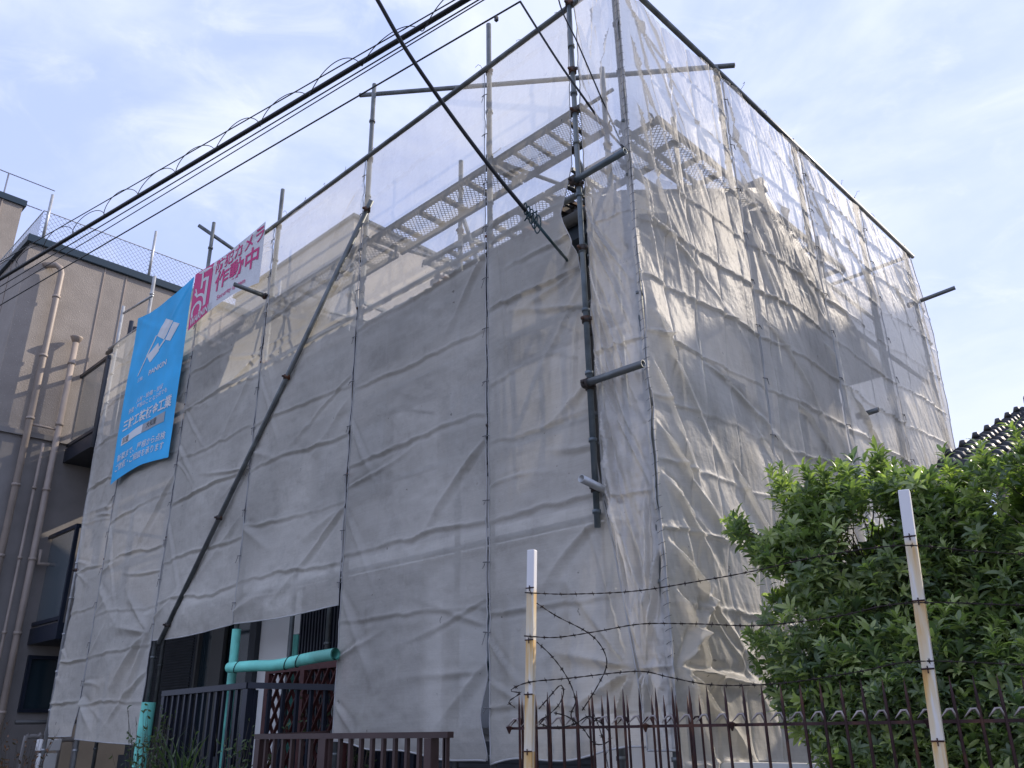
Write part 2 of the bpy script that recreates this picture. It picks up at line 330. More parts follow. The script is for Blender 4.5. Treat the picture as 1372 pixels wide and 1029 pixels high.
def grid_sheet(name, mat_, P, u0f, u1f, z0f, z1f, nu, nz, label, cat='protective sheet', group=None, thick_hem=True, plane='y', lace=None):
    """P(U,Z)->(X,Y,Z). u0f,u1f functions of z; z0f,z1f of s."""
    s = np.linspace(0, 1, nu + 1); t = np.linspace(0, 1, nz + 1); Sg, Tg = np.meshgrid(s, t)
    Zg = z0f(Sg) + (z1f(Sg) - z0f(Sg)) * Tg; U = u0f(Zg) + (u1f(Zg) - u0f(Zg)) * Sg
    X, Y, Z = P(U, Zg); V = np.stack([X.ravel(), Y.ravel(), Z.ravel()], 1)
    c = V.mean(0); c[2] = V[:, 2].min()
    idx = np.arange((nu + 1) * (nz + 1)).reshape(nz + 1, nu + 1)
    F = np.stack([idx[:-1, :-1], idx[:-1, 1:], idx[1:, 1:], idx[1:, :-1]], -1).reshape(-1, 4)
    me = bpy.data.meshes.new(name); me.vertices.add(len(V)); me.vertices.foreach_set('co', (V - c).ravel())
    me.loops.add(F.size); me.loops.foreach_set('vertex_index', F.ravel().astype(np.int32)); me.polygons.add(len(F))
    me.polygons.foreach_set('loop_start', np.arange(0, F.size, 4, dtype=np.int32)); me.polygons.foreach_set('loop_total', np.full(len(F), 4, dtype=np.int32))
    me.update(calc_edges=True); me.validate(); me.polygons.foreach_set('use_smooth', [True] * len(F)); me.materials.append(mat_)
    o = bpy.data.objects.new(name, me); COL.objects.link(o); o.location = c; tag(o, label, cat, group)
    if thick_hem:   # welded hem strip along the two upright edges and the bottom
        G = V.reshape(nz + 1, nu + 1, 3); hb = MB()
        for col in (0, nu):
            pts = G[::3, col] + np.array([0, -.003, 0] if plane == 'y' else [.003, 0, 0]); hb.tube(pts.tolist(), .0045, 5)
        hb.tube((G[0, ::3] + np.array([0, -.003, 0] if plane == 'y' else [.003, 0, 0])).tolist(), .006, 5)
        hb.build('hem', M['hem'], o, True)
    return o, V.reshape(nz + 1, nu + 1, 3)

# ================================================================== SETTING
def structure(name, mb, m, **k): o = mb.build(name, m, **k); tag(o, kind='structure'); return o
g = MB(); g.add([(-600, -600, 0), (600, -600, 0), (600, 900, 0), (-600, 900, 0)], [(0, 1, 2, 3)]); structure('ground', g, M['ground'])
g = MB(); g.add([(-60, -9.5, .004), (40, -9.5, .004), (40, -3.2, .004), (-60, -3.2, .004)], [(0, 1, 2, 3)]); structure('road', g, M['asphalt'])
g = MB(); g.box((-60, -3.2, 0), (40, -2.9, .12)); structure('kerb', g, M['concrete'], bevel=.01)
g = MB(); g.box((-9.9, -.75, 0), (.3, 9.2, .42)); structure('house_yard', g, M['concrete'])

# ================================================================== SCAFFOLDING
R = .0243
sc = empty('scaffolding', (-4.8, 3, 0), 'steel tube scaffold standing round the wrapped house', 'scaffold')
FX = {-.40: 7.75, -1.42: 7.62, -3.20: 8.05, -4.97: 7.58, -6.76: 7.95, -8.55: 7.85, -9.62: 7.75}
def coupler_at(parent, p, r=R, ax='z'):
    c = MB(); p = Vector(p); d = Vector((0, 0, .028)) if ax == 'z' else Vector((.028, 0, 0)) if ax == 'x' else Vector((0, .028, 0))
    c.tube([p - d * .8, p + d * .8], r + .008, 10); c.box(p + Vector((-.008, -r - .028, -.010)), p + Vector((.008, -r, .010)))
    c.box(p + Vector((r, -.008, -.012)), p + Vector((r + .022, .008, .012)))
    return c.build('coupler', M['coupler'], parent, True)
def post(x, y, z0, z1, m, joints=(), wedge=True):
    R = .0205 if x == -.40 and y < 0 else .0243
    b = MB(); b.tube([(x, y, z0), (x, y, z1)], R, 12)
    for z in np.arange(.9, z1 - .2, .475)[np.arange(.9, z1 - .2, .475) > z0 + .05]:       # rosettes of the wedge type frame
        b.tube([(x, y, z - .012), (x, y, z + .012)], R + .009, 10)
    o = b.build('post', m, sc, True)
    for z in joints: coupler_at(o, (x, y, z))
    return o
for i, (x, zt) in enumerate(FX.items()):
    if x == -.40: post(x, .03, .42, 5.2, M['pole'])
    post(x, 0 if x != -.40 else -.075, .42 if x != -.40 else 2.70, zt, M['pole_blue'] if x == -.40 else M['pole_light'] if x < -8 else M['pole'], (7.05, 5.3, 3.65) if x != -.40 else (7.05, 6.35, 5.95, 5.27, 4.72, 4.15, 3.65, 2.95))
RY = [0, 1.55, 3.05, 4.55, 6.05]
for y in RY: post(0, y, .42, 7.2 if y else 7.6, M['pole'], (7.05,))
for x in (-.6, -2.45, -4.3, -6.1, -7.9, -9.5): post(x, .6, .42, 6.95, M['pole'], (6.1, 4.35))
for y in (1.55, 3.05, 4.55, 6.0): post(-.5, y, .42, 6.9, M['pole'], (6.1,))
def tube_part(name, p, q, m='pole', r=R, ring=False):
    b = MB()
    if ring:
        b.ring(p, q, r, r - .004)
    else: b.tube([p, q], r, 12)
    return b.build(name, M[m], sc, True)
tube_part('top_rail', (-6.95, -.052, 7.05), (.12, -.052, 7.05))
tube_part('top_rail', (-9.75, -.052, 7.04), (-6.7, .0, 7.04), 'pole_light')
tube_part('top_rail', (.052, -.35, 7.06), (.052, 6.16, 7.06))
tube_part('cross_tube', (-3.42, -.03, 8.02), (.14, 1.66, 7.19), ring=True)
tube_part('ledger', (-9.6, .05, 5.3), (-.4, .05, 5.3)); tube_part('ledger', (-9.6, .05, 3.5), (-.4, .05, 3.5))
tube_part('ledger', (-9.6, .05, 2.80), (-.4, .05, 2.80)); tube_part('ledger', (-.05, 0, 5.3), (-.05, 6.05, 5.3))
tube_part('ledger', (-.05, 0, 3.5), (-.05, 6.05, 3.5)); tube_part('ledger', (-9.6, .6, 6.65), (-.5, .6, 6.65), r=.017)
tube_part('ledger', (-.5, .6, 6.3), (-.5, 6.0, 6.3)); tube_part('ledger', (-9.6, .05, 4.35), (-.4, .05, 4.35), r=.017)
for x in (-1.42, -3.2, -4.97, -6.76, -8.55):
    for z in (6.1, 4.33): tube_part('transom', (x, 0, z), (x + .3, 1.15 if z > 5 else .7, z), r=.018)
# knee brackets under the decks
for x in (-1.0, -2.45, -4.3):
    b = MB(); b.bar((x, .6, 5.55), (x, 1.1, 6.08), .03); b.bar((x, .6, 6.08), (x, 1.15, 6.08), .035); b.bar((x + .02, .6, 6.3), (x + .4, .62, 5.2), .03); b.build('bracket', M['pole'], sc)
for x, y in ((-1.15, .48), (-1.55, .50), (-2.9, .62)):
    b = MB(); b.bar((x, y, 5.72), (x + .1, y + .62, 5.72), .05, .06); b.bar((x + .09, y, 5.76), (x + .19, y + .6, 5.76), .03); b.tube([(x - .03, y + .1, 5.66), (x - .03, y + .1, 5.86)], .03, 8); b.bar((x, y + .02, 5.40), (x + .05, y + .5, 5.70), .03)
    b.build('bracket', M['coupler'], sc)
# long brace lying against the street side
bo = MB(); bo.tube([pl(498, 268, 1, -.085), pl(213, 862, 1, -.085)], .026, 12); br = bo.build('brace', M['pole'], sc, True)
for t in (.02, .38, .70, .955):
    p = Vector(pl(498, 268, 1, -.085)).lerp(Vector(pl(213, 862, 1, -.085)), t); coupler_at(br, p, .026)
# stub tubes that stick out through the sheets
def stub(p, q, m='pole', r=R + .001):
    o = tube_part('stub_tube', p, q, m, r, True); coupler_at(o, Vector(p).lerp(Vector(q), .06), r, 'x'); return o
stub((-.44, -.125, 5.28), (.07, -.125, 5.29), 'pole_blue'); stub((-.42, -.125, 3.66), (.075, -.125, 3.655), 'pole')
stub((-.33, .12, 2.90), (-.33, -.30, 2.96), 'pole_light', .026)
stub((-5.02, -.03, 6.13), (-5.06, -.42, 6.16)); stub((-6.5, .55, 7.40), (-6.86, -.16, 7.88))
stub((-.1, 6.02, 6.36), (.46, 6.10, 6.43)); stub((-.03, 3.55, 4.25), (.17, 3.56, 4.27))
tube_part('top_rail', (-9.45, -.04, 7.55), (-8.4, -.04, 7.45), 'pole_light', .018)
# loose wire ends standing up along the rails
b = MB()
for i in range(26):
    if i < 15: p = Vector((-.5 - i * .43 + random.uniform(-.1, .1), -.06, 7.07))
    else: p = Vector((.06, .3 + (i - 15) * .52 + random.uniform(-.1, .1), 7.08))
    q = p + Vector((random.uniform(-.06, .06), random.uniform(-.03, .03), random.uniform(.03, .09)))
    b.tube([p, p.lerp(q, .6) + Vector((.01, 0, 0)), q, q + Vector((random.uniform(-.05, .05), 0, -.01))], .0022, 4)
tag(b.build('tie_wire', M['wire_end'], sc), kind='stuff')

# decks: perforated planks
def lattice_part(mb, x0, x1, y0, y1, z, step, w, th=.002, slope=1.0):
    """diamond mesh in the plane z, clipped to the rectangle"""
    H = y1 - y0; n = int((x1 - x0 + H / slope) / step) + 1
    for sg in (1, -1):
        for i in range(n):
            a = x0 - H / slope + i * step + step * .5
            p, q = ((a, y0), (a + H / slope, y1)) if sg > 0 else ((a, y1), (a + H / slope, y0))
            dx = q[0] - p[0]; t0 = max(0, (x0 - p[0]) / dx); t1 = min(1, (x1 - p[0]) / dx)
            if t1 - t0 < .02: continue
            P = (p[0] + dx*t0, p[1] + (q[1]-p[1])*t0, z + (.001 if sg > 0 else -.001)); Q = (p[0] + dx*t1, p[1] + (q[1]-p[1])*t1, z + (.001 if sg > 0 else -.001))
            mb.bar(P, Q, w, th)
def make_deck(L=1.72, W=.40):
    root = empty('scaffold_deck', (0, 0, 0), 'deck', 'deck')
    f = MB(); f.box((-L/2, 0, -.05), (L/2, .036, 0)); f.box((-L/2, W - .036, -.05), (L/2, W, 0))
    n = 6
    for i in range(n):
        x = -L/2 + .03 + i * (L - .06) / (n - 1); f.box((x - .026, .0365, -.036), (x + .026, W - .0365, -.008))
    f.build('frame', M['deck'], root)
    m = MB(); lattice_part(m, -L/2 + .02, L/2 - .02, .02, W - .02, -.004, .042, .0065, .002, 1.3); m.build('mesh_panel', M['deck'], root)
    for sx in (-1, 1):
        h = MB()
        for yy in (.05, W - .05): h.tube([(sx*L/2, yy, -.02), (sx*(L/2+.03), yy, .015), (sx*(L/2+.06), yy, .01), (sx*(L/2+.065), yy, -.03)], .010, 6)
        h.build('hook', M['deck'], root)
    return root
def copy_tree(o, parent=None):
    c = o.copy(); COL.objects.link(c); c.parent = parent
    for ch in [k for k in S.objects if k.parent == o]: copy_tree(ch, c)
    return c
dk = make_deck(); first = True
bays = ['beside the corner post', 'in the second bay from the corner', 'behind the top of the long brace', 'behind the warning banner', 'behind the blue banner']
jobs = []
for lev, (z, nm) in enumerate(((6.13, 'upper'), (4.38, 'middle'))):
    for row, y0 in enumerate((.05, .72)):
        if row and lev: continue
        for i, x in enumerate((-.93, -2.31, -4.09, -5.87, -7.66)):
            if row and i > 1: continue
            jobs.append(((x, y0, z), 0, '%s steel deck %s, %s' % (nm, bays[i], 'nearer the roof' if row else 'by the sheet')))
for i, y in enumerate((1.5, 3.3)):
    jobs.append(((-.1, y, 6.16), math.pi / 2, 'upper perforated steel deck behind the right hand sheet, %s' % ('nearest the corner' if i == 0 else 'second from the corner')))
allobs = None
kids = [k for k in S.objects if k.parent == dk]
for i, (loc, rz, lb) in enumerate(jobs):
    if i == 0: o = dk
    else:
        o = dk.copy(); COL.objects.link(o)
        for k in kids: c = k.copy(); COL.objects.link(c); c.parent = o
    o.location = loc; o.rotation_euler = (0, 0, rz); o['label'] = lb; o['group'] = 'perforated decks of the scaffold'
    o.scale = (.58, 1, 1) if abs(loc[0] + .93) < .01 else (1, 1, 1)

# ================================================================== SHEETS
def tie_gap(z, a=.010, ph=0.): return a * np.abs(np.sin(np.pi * (z + ph) / .46)) ** .8
YS = -.036
def street(U, Z, D): return U, YS - D, Z
def mk_street(i, x0, x1, zt, zb, label, seed, see='sheet', belly=.028, nf=14, L=None, Rr=None, extra=None, amp=1., hz=None, dens=75):
    u0 = L or (lambda z: x0 + .006 + tie_gap(z, .010, seed)); u1 = Rr or (lambda z: x1 - .006 - tie_gap(z, .012, seed * 1.7))
    zb = zb if callable(zb) else (lambda s, zb=zb: zb + 0 * s); zt = zt if callable(zt) else (lambda s, zt=zt: zt + 0 * s)
    zlo = float(np.mean(zb(np.array([0., .5, 1.]))))
    def P(U, Z):
        D = panel_disp(U, Z, x0, x1, seed, belly, amp, hz, nf, 7.05, zlo)
        if extra is not None: D = D + extra(U, Z)
        return street(U, Z, D)
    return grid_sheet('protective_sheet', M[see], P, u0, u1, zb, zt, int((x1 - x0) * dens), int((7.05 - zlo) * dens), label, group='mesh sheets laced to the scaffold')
GX = [-.40, -1.42, -3.20, -4.97, -6.76, -8.55, -9.62]
ztop = lambda s: 7.035 - .012 * np.sin(np.pi * s) ** 2
# first bay from the corner: open slot at roof height, lower edge pulled round the corner
def edge1(z): return np.interp(z, [1.2, 1.5, 1.85, 2.4, 2.95, 3.3, 4.3, 4.65, 4.93, 5.12, 5.5, 6.9, 7.1], [-.14, -.13, -.17, -.28, -.385, -.425, -.43, -.46, -.53, -.60, -.475, -.45, -.45])
def ex1(U, Z):
    d = 0
    for p0, p1, a, w in [((-.20, 1.85), (-.75, 2.45), .055, .03), ((-.20, 1.86), (-.9, 2.0), .055, .03), ((-.20, 1.86), (-.55, 2.9), .055, .02), ((-.2, 1.84), (-.8, 1.6), .055, .025), ((-.2, 1.84), (-.5, 1.3), .055, .02),
                         ((-1.25, 6.4), (-.9, 3.2), .02, .022), ((-.5, 7.0), (-.9, 5.0), .02, .02), ((-1.3, 5.4), (-1.0, 2.4), .018, .02), ((-.44, 4.5), (-1.1, 3.6), .016, .03), ((-.5, 4.3), (-.7, 2.6), .02, .02), ((-.48, 4.6), (-1.3, 4.4), .02, .03)]:
        d = d + fold(U, Z, p0, p1, a, w, .9)
    d = d + .05 * np.exp(-((Z - 5.0) / .12) ** 2) * np.exp(-((U + .5) / .12) ** 2)
    return d + .05 * np.exp(-((Z - 1.75) / .5) ** 2) * np.clip((U + .9) / .7, 0, 1)
mk_street(0, -1.42, -.40, ztop, lambda s: 1.33 + .1 * s + .02 * np.sin(s * 9), 'grey mesh sheet beside the corner post, with an open slot at roof height', 3, Rr=edge1, extra=ex1, see='sheet_open', belly=.02, dens=75)
def exf(seed, lo=1.4):
    rs = np.random.default_rng(seed)
    def f(U, Z): return .006 * np.exp(-np.abs(U - (GX[1] - 1.1) - .02 * np.sin(Z)) / .006) * 0
    return f
def ex2(U, Z):
    d = .006 * np.exp(-np.abs(U + 2.38 - .015 * np.sin(Z * 2)) / .008) + .005 * np.exp(-np.abs(U + 1.85 - .015 * np.sin(Z * 1.7)) / .008) + .005 * np.exp(-np.abs(U + 2.8 - .015 * np.sin(Z * 1.3)) / .008)
    for p0, p1, a, w in [((-3.18, 2.6), (-2.5, 1.6), .03, .05), ((-3.18, 1.75), (-2.7, 1.42), .03, .03), ((-1.44, 1.95), (-2.0, 1.45), .035, .05), ((-1.44, 1.9), (-2.4, 1.9), .02, .03), ((-3.18, 3.3), (-2.6, 2.4), .02, .04), ((-1.44, 2.2), (-2.3, 2.5), .02, .03), ((-3.15, 6.9), (-2.2, 6.5), .01, .03)]:
        d = d + fold(U, Z, p0, p1, a, w, 1.)
    return d + .05 * np.exp(-((Z - 1.5) / .3) ** 2) * np.clip(np.sin(np.pi * (U + 3.2) / 1.78), 0, 1)
def slit(z): return -1.42 - .008 - tie_gap(z, .008) - .05 * np.exp(-((z - 1.62) / .16) ** 2)
mk_street(1, -3.20, -1.42, ztop, lambda s: 1.47 - .13 * s + .012 * np.sin(s * 14), 'smooth grey mesh sheet hanging low in the second bay left of the corner', 11, Rr=slit, extra=ex2, see='sheet_open', belly=.02, nf=8, hz=[2.35, 2.95, 3.75, 4.45, 5.1, 5.75, 6.5])
def ex3(U, Z):
    s = np.clip(np.sin(np.pi * (U + 5.05) / 1.85), 0, 1)
    d = .05 * np.exp(-((Z - 2.72) / .28) ** 2) * s ** .7
    for p0, p1, a, w in [((-5.03, 3.5), (-4.1, 3.0), .03, .06), ((-3.22, 3.35), (-4.2, 3.05), .02, .06), ((-5.03, 2.62), (-4.2, 2.75), .025, .05), ((-3.22, 4.4), (-4.2, 3.6), .02, .07), ((-5.03, 4.3), (-4.0, 3.9), .018, .05)]:
        d = d + fold(U, Z, p0, p1, a, w, 1.)
    return d
mk_street(2, -4.97, -3.20, ztop, lambda s: 2.52 - .03 * np.sin(np.pi * s), 'grey mesh sheet cut short above the pale wall and mint pipe cover', 21, extra=ex3)
def ex4(U, Z):
    s = np.clip(np.sin(np.pi * (U + 6.85) / 1.8), 0, 1)
    return .045 * np.exp(-((Z - 2.7) / .25) ** 2) * s ** .7 + fold(U, Z, (-6.83, 2.7), (-6.0, 3.1), .03, .04) + fold(U, Z, (-5.07, 5.3), (-6.0, 4.2), .022, .06) + fold(U, Z, (-5.07, 3.6), (-6.2, 2.8), .02, .06)
mk_street(3, -6.76, -4.97, ztop, lambda s: 2.50 - .03 * np.sin(np.pi * s) + .02 * s, 'grey mesh sheet cut short above the dark shutter, lower end of the brace beside it', 31, extra=ex4, see='sheet_low')
def ex5(U, Z):
    d = 0
    for p0, p1, a, w in [((-6.87, 2.62), (-7.6, 3.2), .05, .05), ((-6.87, 2.6), (-7.9, 2.75), .05, .05), ((-6.87, 2.6), (-7.8, 1.9), .06, .07), ((-6.87, 2.58), (-7.3, 1.6), .05, .05), ((-8.53, 1.95), (-7.9, 1.5), .06, .07), ((-8.53, 2.4), (-7.9, 2.9), .03, .05), ((-8.53, 3.3), (-7.6, 2.7), .03, .06)]:
        d = d + fold(U, Z, p0, p1, a, w, 1.)
    return d
mk_street(4, -8.55, -6.76, ztop, lambda s: 1.50 - .06 * s, 'wrinkled grey mesh sheet below the blue banner, reaching down beside the mint post cover', 41, extra=ex5, see='sheet_low', belly=.04)
mk_street(5, -9.62, -8.55, lambda s: 7.0 + 0*s, lambda s: 1.53 + 0 * s, 'narrow grey mesh sheet at the far left end beside the balconies', 51, see='sheet_low', belly=.05,
          L=lambda z: np.interp(z, [1.4, 1.9, 2.5, 3.2, 4.5, 6.2, 7.1], [-9.22, -9.42, -9.45, -9.30, -9.55, -9.66, -9.50]), Rr=lambda z: -8.555 - tie_gap(z, .01) - .04 * np.exp(-((z - 1.6) / .15) ** 2))
# narrow strip between the blue green post and the true corner
def exs(U, Z):
    d = 0
    fs = [((-.38, 5.1), (.0, 4.3)), ((-.38, 4.9), (-.02, 3.9)), ((-.38, 4.6), (.0, 3.3)), ((-.37, 4.3), (-.05, 3.0)), ((-.37, 3.9), (.0, 2.9)), ((-.37, 3.6), (-.02, 2.2)), ((-.36, 3.4), (-.08, 1.9)), ((-.36, 3.1), (-.04, 2.0)),
          ((-.30, 3.2), (-.15, 1.9)), ((-.34, 3.6), (-.12, 1.95)), ((-.28, 2.7), (-.14, 1.9)), ((-.36, 6.9), (-.1, 5.4)), ((-.36, 6.4), (-.02, 5.2)), ((-.1, 7.0), (-.3, 5.8)), ((-.02, 6.6), (-.2, 5.4)), ((-.15, 7.0), (-.05, 5.9)), ((-.05, 2.9), (-.14, 1.88)), ((-.0, 2.5), (-.13, 1.86)),
          ((-.14, 1.84), (-.3, 1.3)), ((-.13, 1.84), (-.1, 1.2)), ((-.12, 1.84), (.0, 1.3))]
    for i, (p0, p1) in enumerate(fs): d = d + fold(U, Z, p0, p1, .036 + .03 * ((i * 37) % 5) / 5, .011 + .008 * ((i * 13) % 4) / 4, .6, .012 * ((i * 29) % 5 - 2))
    return d + .012 * fbm(U * 12 + Z * 3, Z * 2.5, 4, 3) + .005 * fbm(U * 30, Z * 14, 9, 2)
def strip_l(z): return np.interp(z, [1.2, 1.5, 1.85, 2.4, 2.95, 3.3, 7.1], [-.13, -.125, -.165, -.275, -.36, -.374, -.37])
mk_street(6, -.37, -.0, ztop, 1.42, 'narrow crumpled sheet strip pulled round the corner beside the blue green post', 61, see='sheet_film', belly=.02, nf=0, L=strip_l, Rr=lambda z: .034 + .02 * np.exp(-((z - 1.85) / .5) ** 2) + 0 * z, extra=exs, dens=150, amp=.6, hz=[1.9, 2.9, 3.9, 4.9])

# right hand face, x = 0
VZ = np.arange(1.6, 7.0, .50)
def side_disp(U, Z):
    d = .012 * fbm(U * .8 + 3, Z * .7, 77, 3)
    hz = [z for z in np.arange(1.5, 7.0, .47)]; ed = np.abs(np.sin(np.pi * np.clip(U, 0, 6.05) / 1.5125)) ** .5
    wu = U + .035 * fbm(Z * .8, U * .5, 301, 2) + .02 * Z; wz = Z + .05 * fbm(U * .7, Z * .4, 302, 2) + .012 * vnoise(U * 6, Z * 2, 303)
    cu = np.abs(np.sin(np.pi * wu / .36)); cz = np.abs(np.sin(np.pi * wz / .44)); iu = np.floor(wu / .36); iz = np.floor(wz / .44)
    sq = .55 + .55 * vnoise(iu * 1.7 + .3, iz * 1.3 + .4, 305); st_ = np.clip(.6 + .7 * vnoise(iu * 2.3 + .1, Z * .8, 306), .1, 1.3); st2 = np.clip(.6 + .7 * vnoise(U * .9, iz * 2.1 + .2, 307), .1, 1.3)
    d = d + .014 * np.clip(sq, .1, 1.2) * cu ** .5 * cz ** .5 - .026 * st_ * np.exp(-cu / .09) + .034 * st2 * np.exp(-cz / .09)
    tz = (wz / .44) % 1; tu = (wu / .36) % 1; d = d + .012 * (1 - tz) * np.clip(sq, .2, 1) + .006 * tu * np.clip(st_, 0, 1)
    def ridged(a, b_, sd_): return 1 - np.abs(fbm(a, b_, sd_, 2))
    mask = np.clip(.45 + .8 * vnoise(U * .9, Z * .8, 311), 0, 1)
    d = d + .015 * mask * ridged(U * 7 + Z * 3.2, Z * .9 - U * .4, 312) ** 3 + .005 * ridged(U * 17 + Z * 4.5, Z * 2.2, 313) ** 3 * np.clip(mask + .2, 0, 1)
    # pulled pillow of each folded square
    d = d + .012 * fbm(U * 2.2 + .4 * Z, Z * 1.6 - U * .5, 90, 3) + .006 * fbm(U * 9 + Z * 3, Z * 3.2, 91, 3)
    d = d + .035 * ed * (.6 + .4 * np.sin(Z * 1.3 + 1))
    d = d + .026 * np.sin(2 * np.pi * (Z * 1.05 + U * .62) / 1.0 + 1.2 * fbm(U * .6, Z * .6, 401, 2)) * np.clip(1.2 - .25 * U, .15, 1) * np.clip(.5 + .7 * vnoise(U * .7, Z * .7, 402), .1, 1)
    rs = np.random.default_rng(5)
    for k in range(36):        # slanting drapery, down and away from the corner
        y0 = rs.uniform(0, 5.6); z0 = rs.uniform(2.0, 7.0); ln = rs.uniform(.4, 1.3); an = rs.uniform(-1.25, -.55)
        d = d + fold(U, Z, (y0, z0), (y0 + ln * math.cos(an), z0 + ln * math.sin(an)), rs.uniform(.02, .045), rs.uniform(.016, .045), .8, rs.uniform(-.05, .05))
    for p0, p1, a, w, bn in [((2.0, 4.0), (3.1, 3.1), .05, .03, .05), ((1.6, 3.4), (2.6, 2.3), .06, .035, 0), ((3.1, 4.4), (4.2, 3.4), .05, .03, .04), ((.9, 3.2), (1.7, 2.2), .06, .04, 0), ((.02, 7.0), (.5, 5.2), .03, .02, 0), ((.02, 6.9), (.9, 5.4), .035, .025, .03), ((.02, 6.6), (.35, 4.6), .04, .025, 0), ((.05, 6.3), (.7, 4.6), .04, .03, .03), ((.3, 7.0), (1.0, 5.2), .03, .02, 0), ((.02, 5.9), (.5, 4.2), .04, .025, 0), ((.02, 6.75), (1.3, 5.8), .03, .02, .05),
                             ((.02, 5.3), (.25, 4.1), .03, .02, 0), ((.02, 4.1), (.9, 3.0), .05, .04, -.03), ((.02, 3.75), (.6, 2.6), .05, .04, 0), ((.02, 3.3), (.85, 2.55), .05, .035, -.05), ((.02, 2.95), (.7, 2.3), .05, .04, 0), ((.03, 2.55), (.95, 1.75), .06, .045, 0), ((.03, 2.3), (.55, 1.45), .06, .035, 0),
                             ((.03, 1.86), (.5, 2.35), .08, .03, 0), ((.03, 1.84), (.9, 1.75), .08, .03, 0), ((.03, 1.84), (.7, 1.3), .08, .04, 0), ((.03, 1.83), (.3, 1.2), .08, .03, 0), ((1.55, 6.95), (1.85, 5.3), .03, .02, 0), ((1.57, 6.6), (2.3, 5.0), .035, .025, 0), ((1.57, 6.1), (2.2, 4.7), .04, .03, 0),
                             ((1.6, 5.5), (2.1, 4.3), .035, .03, 0), ((3.05, 6.9), (3.5, 5.6), .03, .02, 0), ((3.05, 6.5), (3.9, 5.4), .03, .025, 0), ((1.6, 4.6), (2.7, 3.7), .04, .03, .08), ((.05, 4.9), (1.5, 4.1), .03, .03, .06), ((.6, 3.9), (2.1, 3.3), .04, .03, .08)]:
        d = d + fold(U, Z, p0, p1, a, w, .7, bn)
    return d
right_labels = ['right hand sheet bay next to the corner post, with long pulled folds', 'right hand sheet second from the corner, above the bush', 'right hand sheet third from the corner, dotted by a short stub tube', 'right hand sheet at the far end, pierced by a long tube']
for i in range(4):
    y0, y1 = RY[i], RY[i + 1]
    def P(U, Z, i=i, y0=y0):
        D = side_disp(U, Z)
        e = np.minimum(np.clip((U - y0) / .06, 0, 1), np.clip((RY[i + 1] - U) / .06, 0, 1)); D = D * (.35 + .65 * e)
        return .04 + D, U, Z
    zt_ = (lambda s: 7.02 - .05 * np.sin(np.pi * s) ** 2)
    gap = (lambda z, y0=y0, i=i: y0 + .002 + (tie_gap(z, .008, i) if i else 0 * z - .034 + .035 * np.exp(-((z - 3.43) / .10) ** 2)))
    end = (lambda z, y1=y1, i=i: y1 - .002 - tie_gap(z, .008, i + 1)) if i < 3 else (lambda z: 6.05 + np.interp(z, [1.2, 3.0, 4.4, 5.4, 6.0, 6.7, 7.1], [.05, .1, .12, .16, .25, .10, .02]))
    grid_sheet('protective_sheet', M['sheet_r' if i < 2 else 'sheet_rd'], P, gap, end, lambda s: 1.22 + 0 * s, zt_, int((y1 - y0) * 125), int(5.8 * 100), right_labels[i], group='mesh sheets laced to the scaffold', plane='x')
for i, (xa, xb, lb) in enumerate(((-3.2, .0, 'back sheet nearest the right end, glowing in the sun behind the house gable'), (-6.4, -3.2, 'back sheet behind the middle of the house'), (-9.6, -6.4, 'back sheet behind the left part of the house'))):
    grid_sheet('protective_sheet', M['sheet_r'], lambda U, Z: (U, 6.10 + .03 * np.abs(np.sin(np.pi * U / 1.6)) + .02 * fbm(U * 2, Z * 1.5, 44, 3) + .012 * np.exp(-np.abs(np.sin(np.pi * Z / .47)) / .08), Z),
               lambda z, xa=xa: xa + .005 + 0 * z, lambda z, xb=xb: xb - .005 + 0 * z, lambda s: 1.25 + 0 * s, lambda s: 7.0 + 0 * s, 120, 200, lb, group='mesh sheets laced to the scaffold', thick_hem=False)
for x in (-1.6, -3.2, -4.8, -6.4, -8.0, -9.6): post(x, 6.05, .42, 7.1, M['pole'])
tube_part('top_rail', (-9.7, 6.05, 7.03), (.05, 6.05, 7.03))
b = MB()
# lacing strings at every post
for x in GX[1:-1]:
    for z in np.arange(1.7 if x in (-1.42, -8.55) else 2.7, 7.0, .46):
        zz = z + random.uniform(-.03, .03); p = Vector((x, -.065, zz))
        b.tube([p + Vector((-.035, .008, .004)), p, p + Vector((.035, .008, -.004))], .004, 5)
        e = p + Vector((random.uniform(-.03, .03), -.01, -random.uniform(.03, .09))); b.tube([p, e], .0028, 4)
for y in RY[1:-1]:
    for z in np.arange(1.7, 7.0, .46):
        p = Vector((.075, y, z + random.uniform(-.04, .04))); b.tube([p + Vector((-.02, -.04, 0)), p, p + Vector((-.02, .04, 0))], .004, 5); b.tube([p, p + Vector((.01, random.uniform(-.02, .02), -random.uniform(.03, .08)))], .0028, 4)
for z in np.arange(1.9, 7.0, .07):
    p = Vector((.03, -.03, z)); b.tube([p + Vector((-.008, -.016, 0)), p + Vector((.014, -.016, .01)), p + Vector((.030, .004, .018))], .0018, 4)
tag(b.build('lacing', M['string'], sc), kind='stuff')

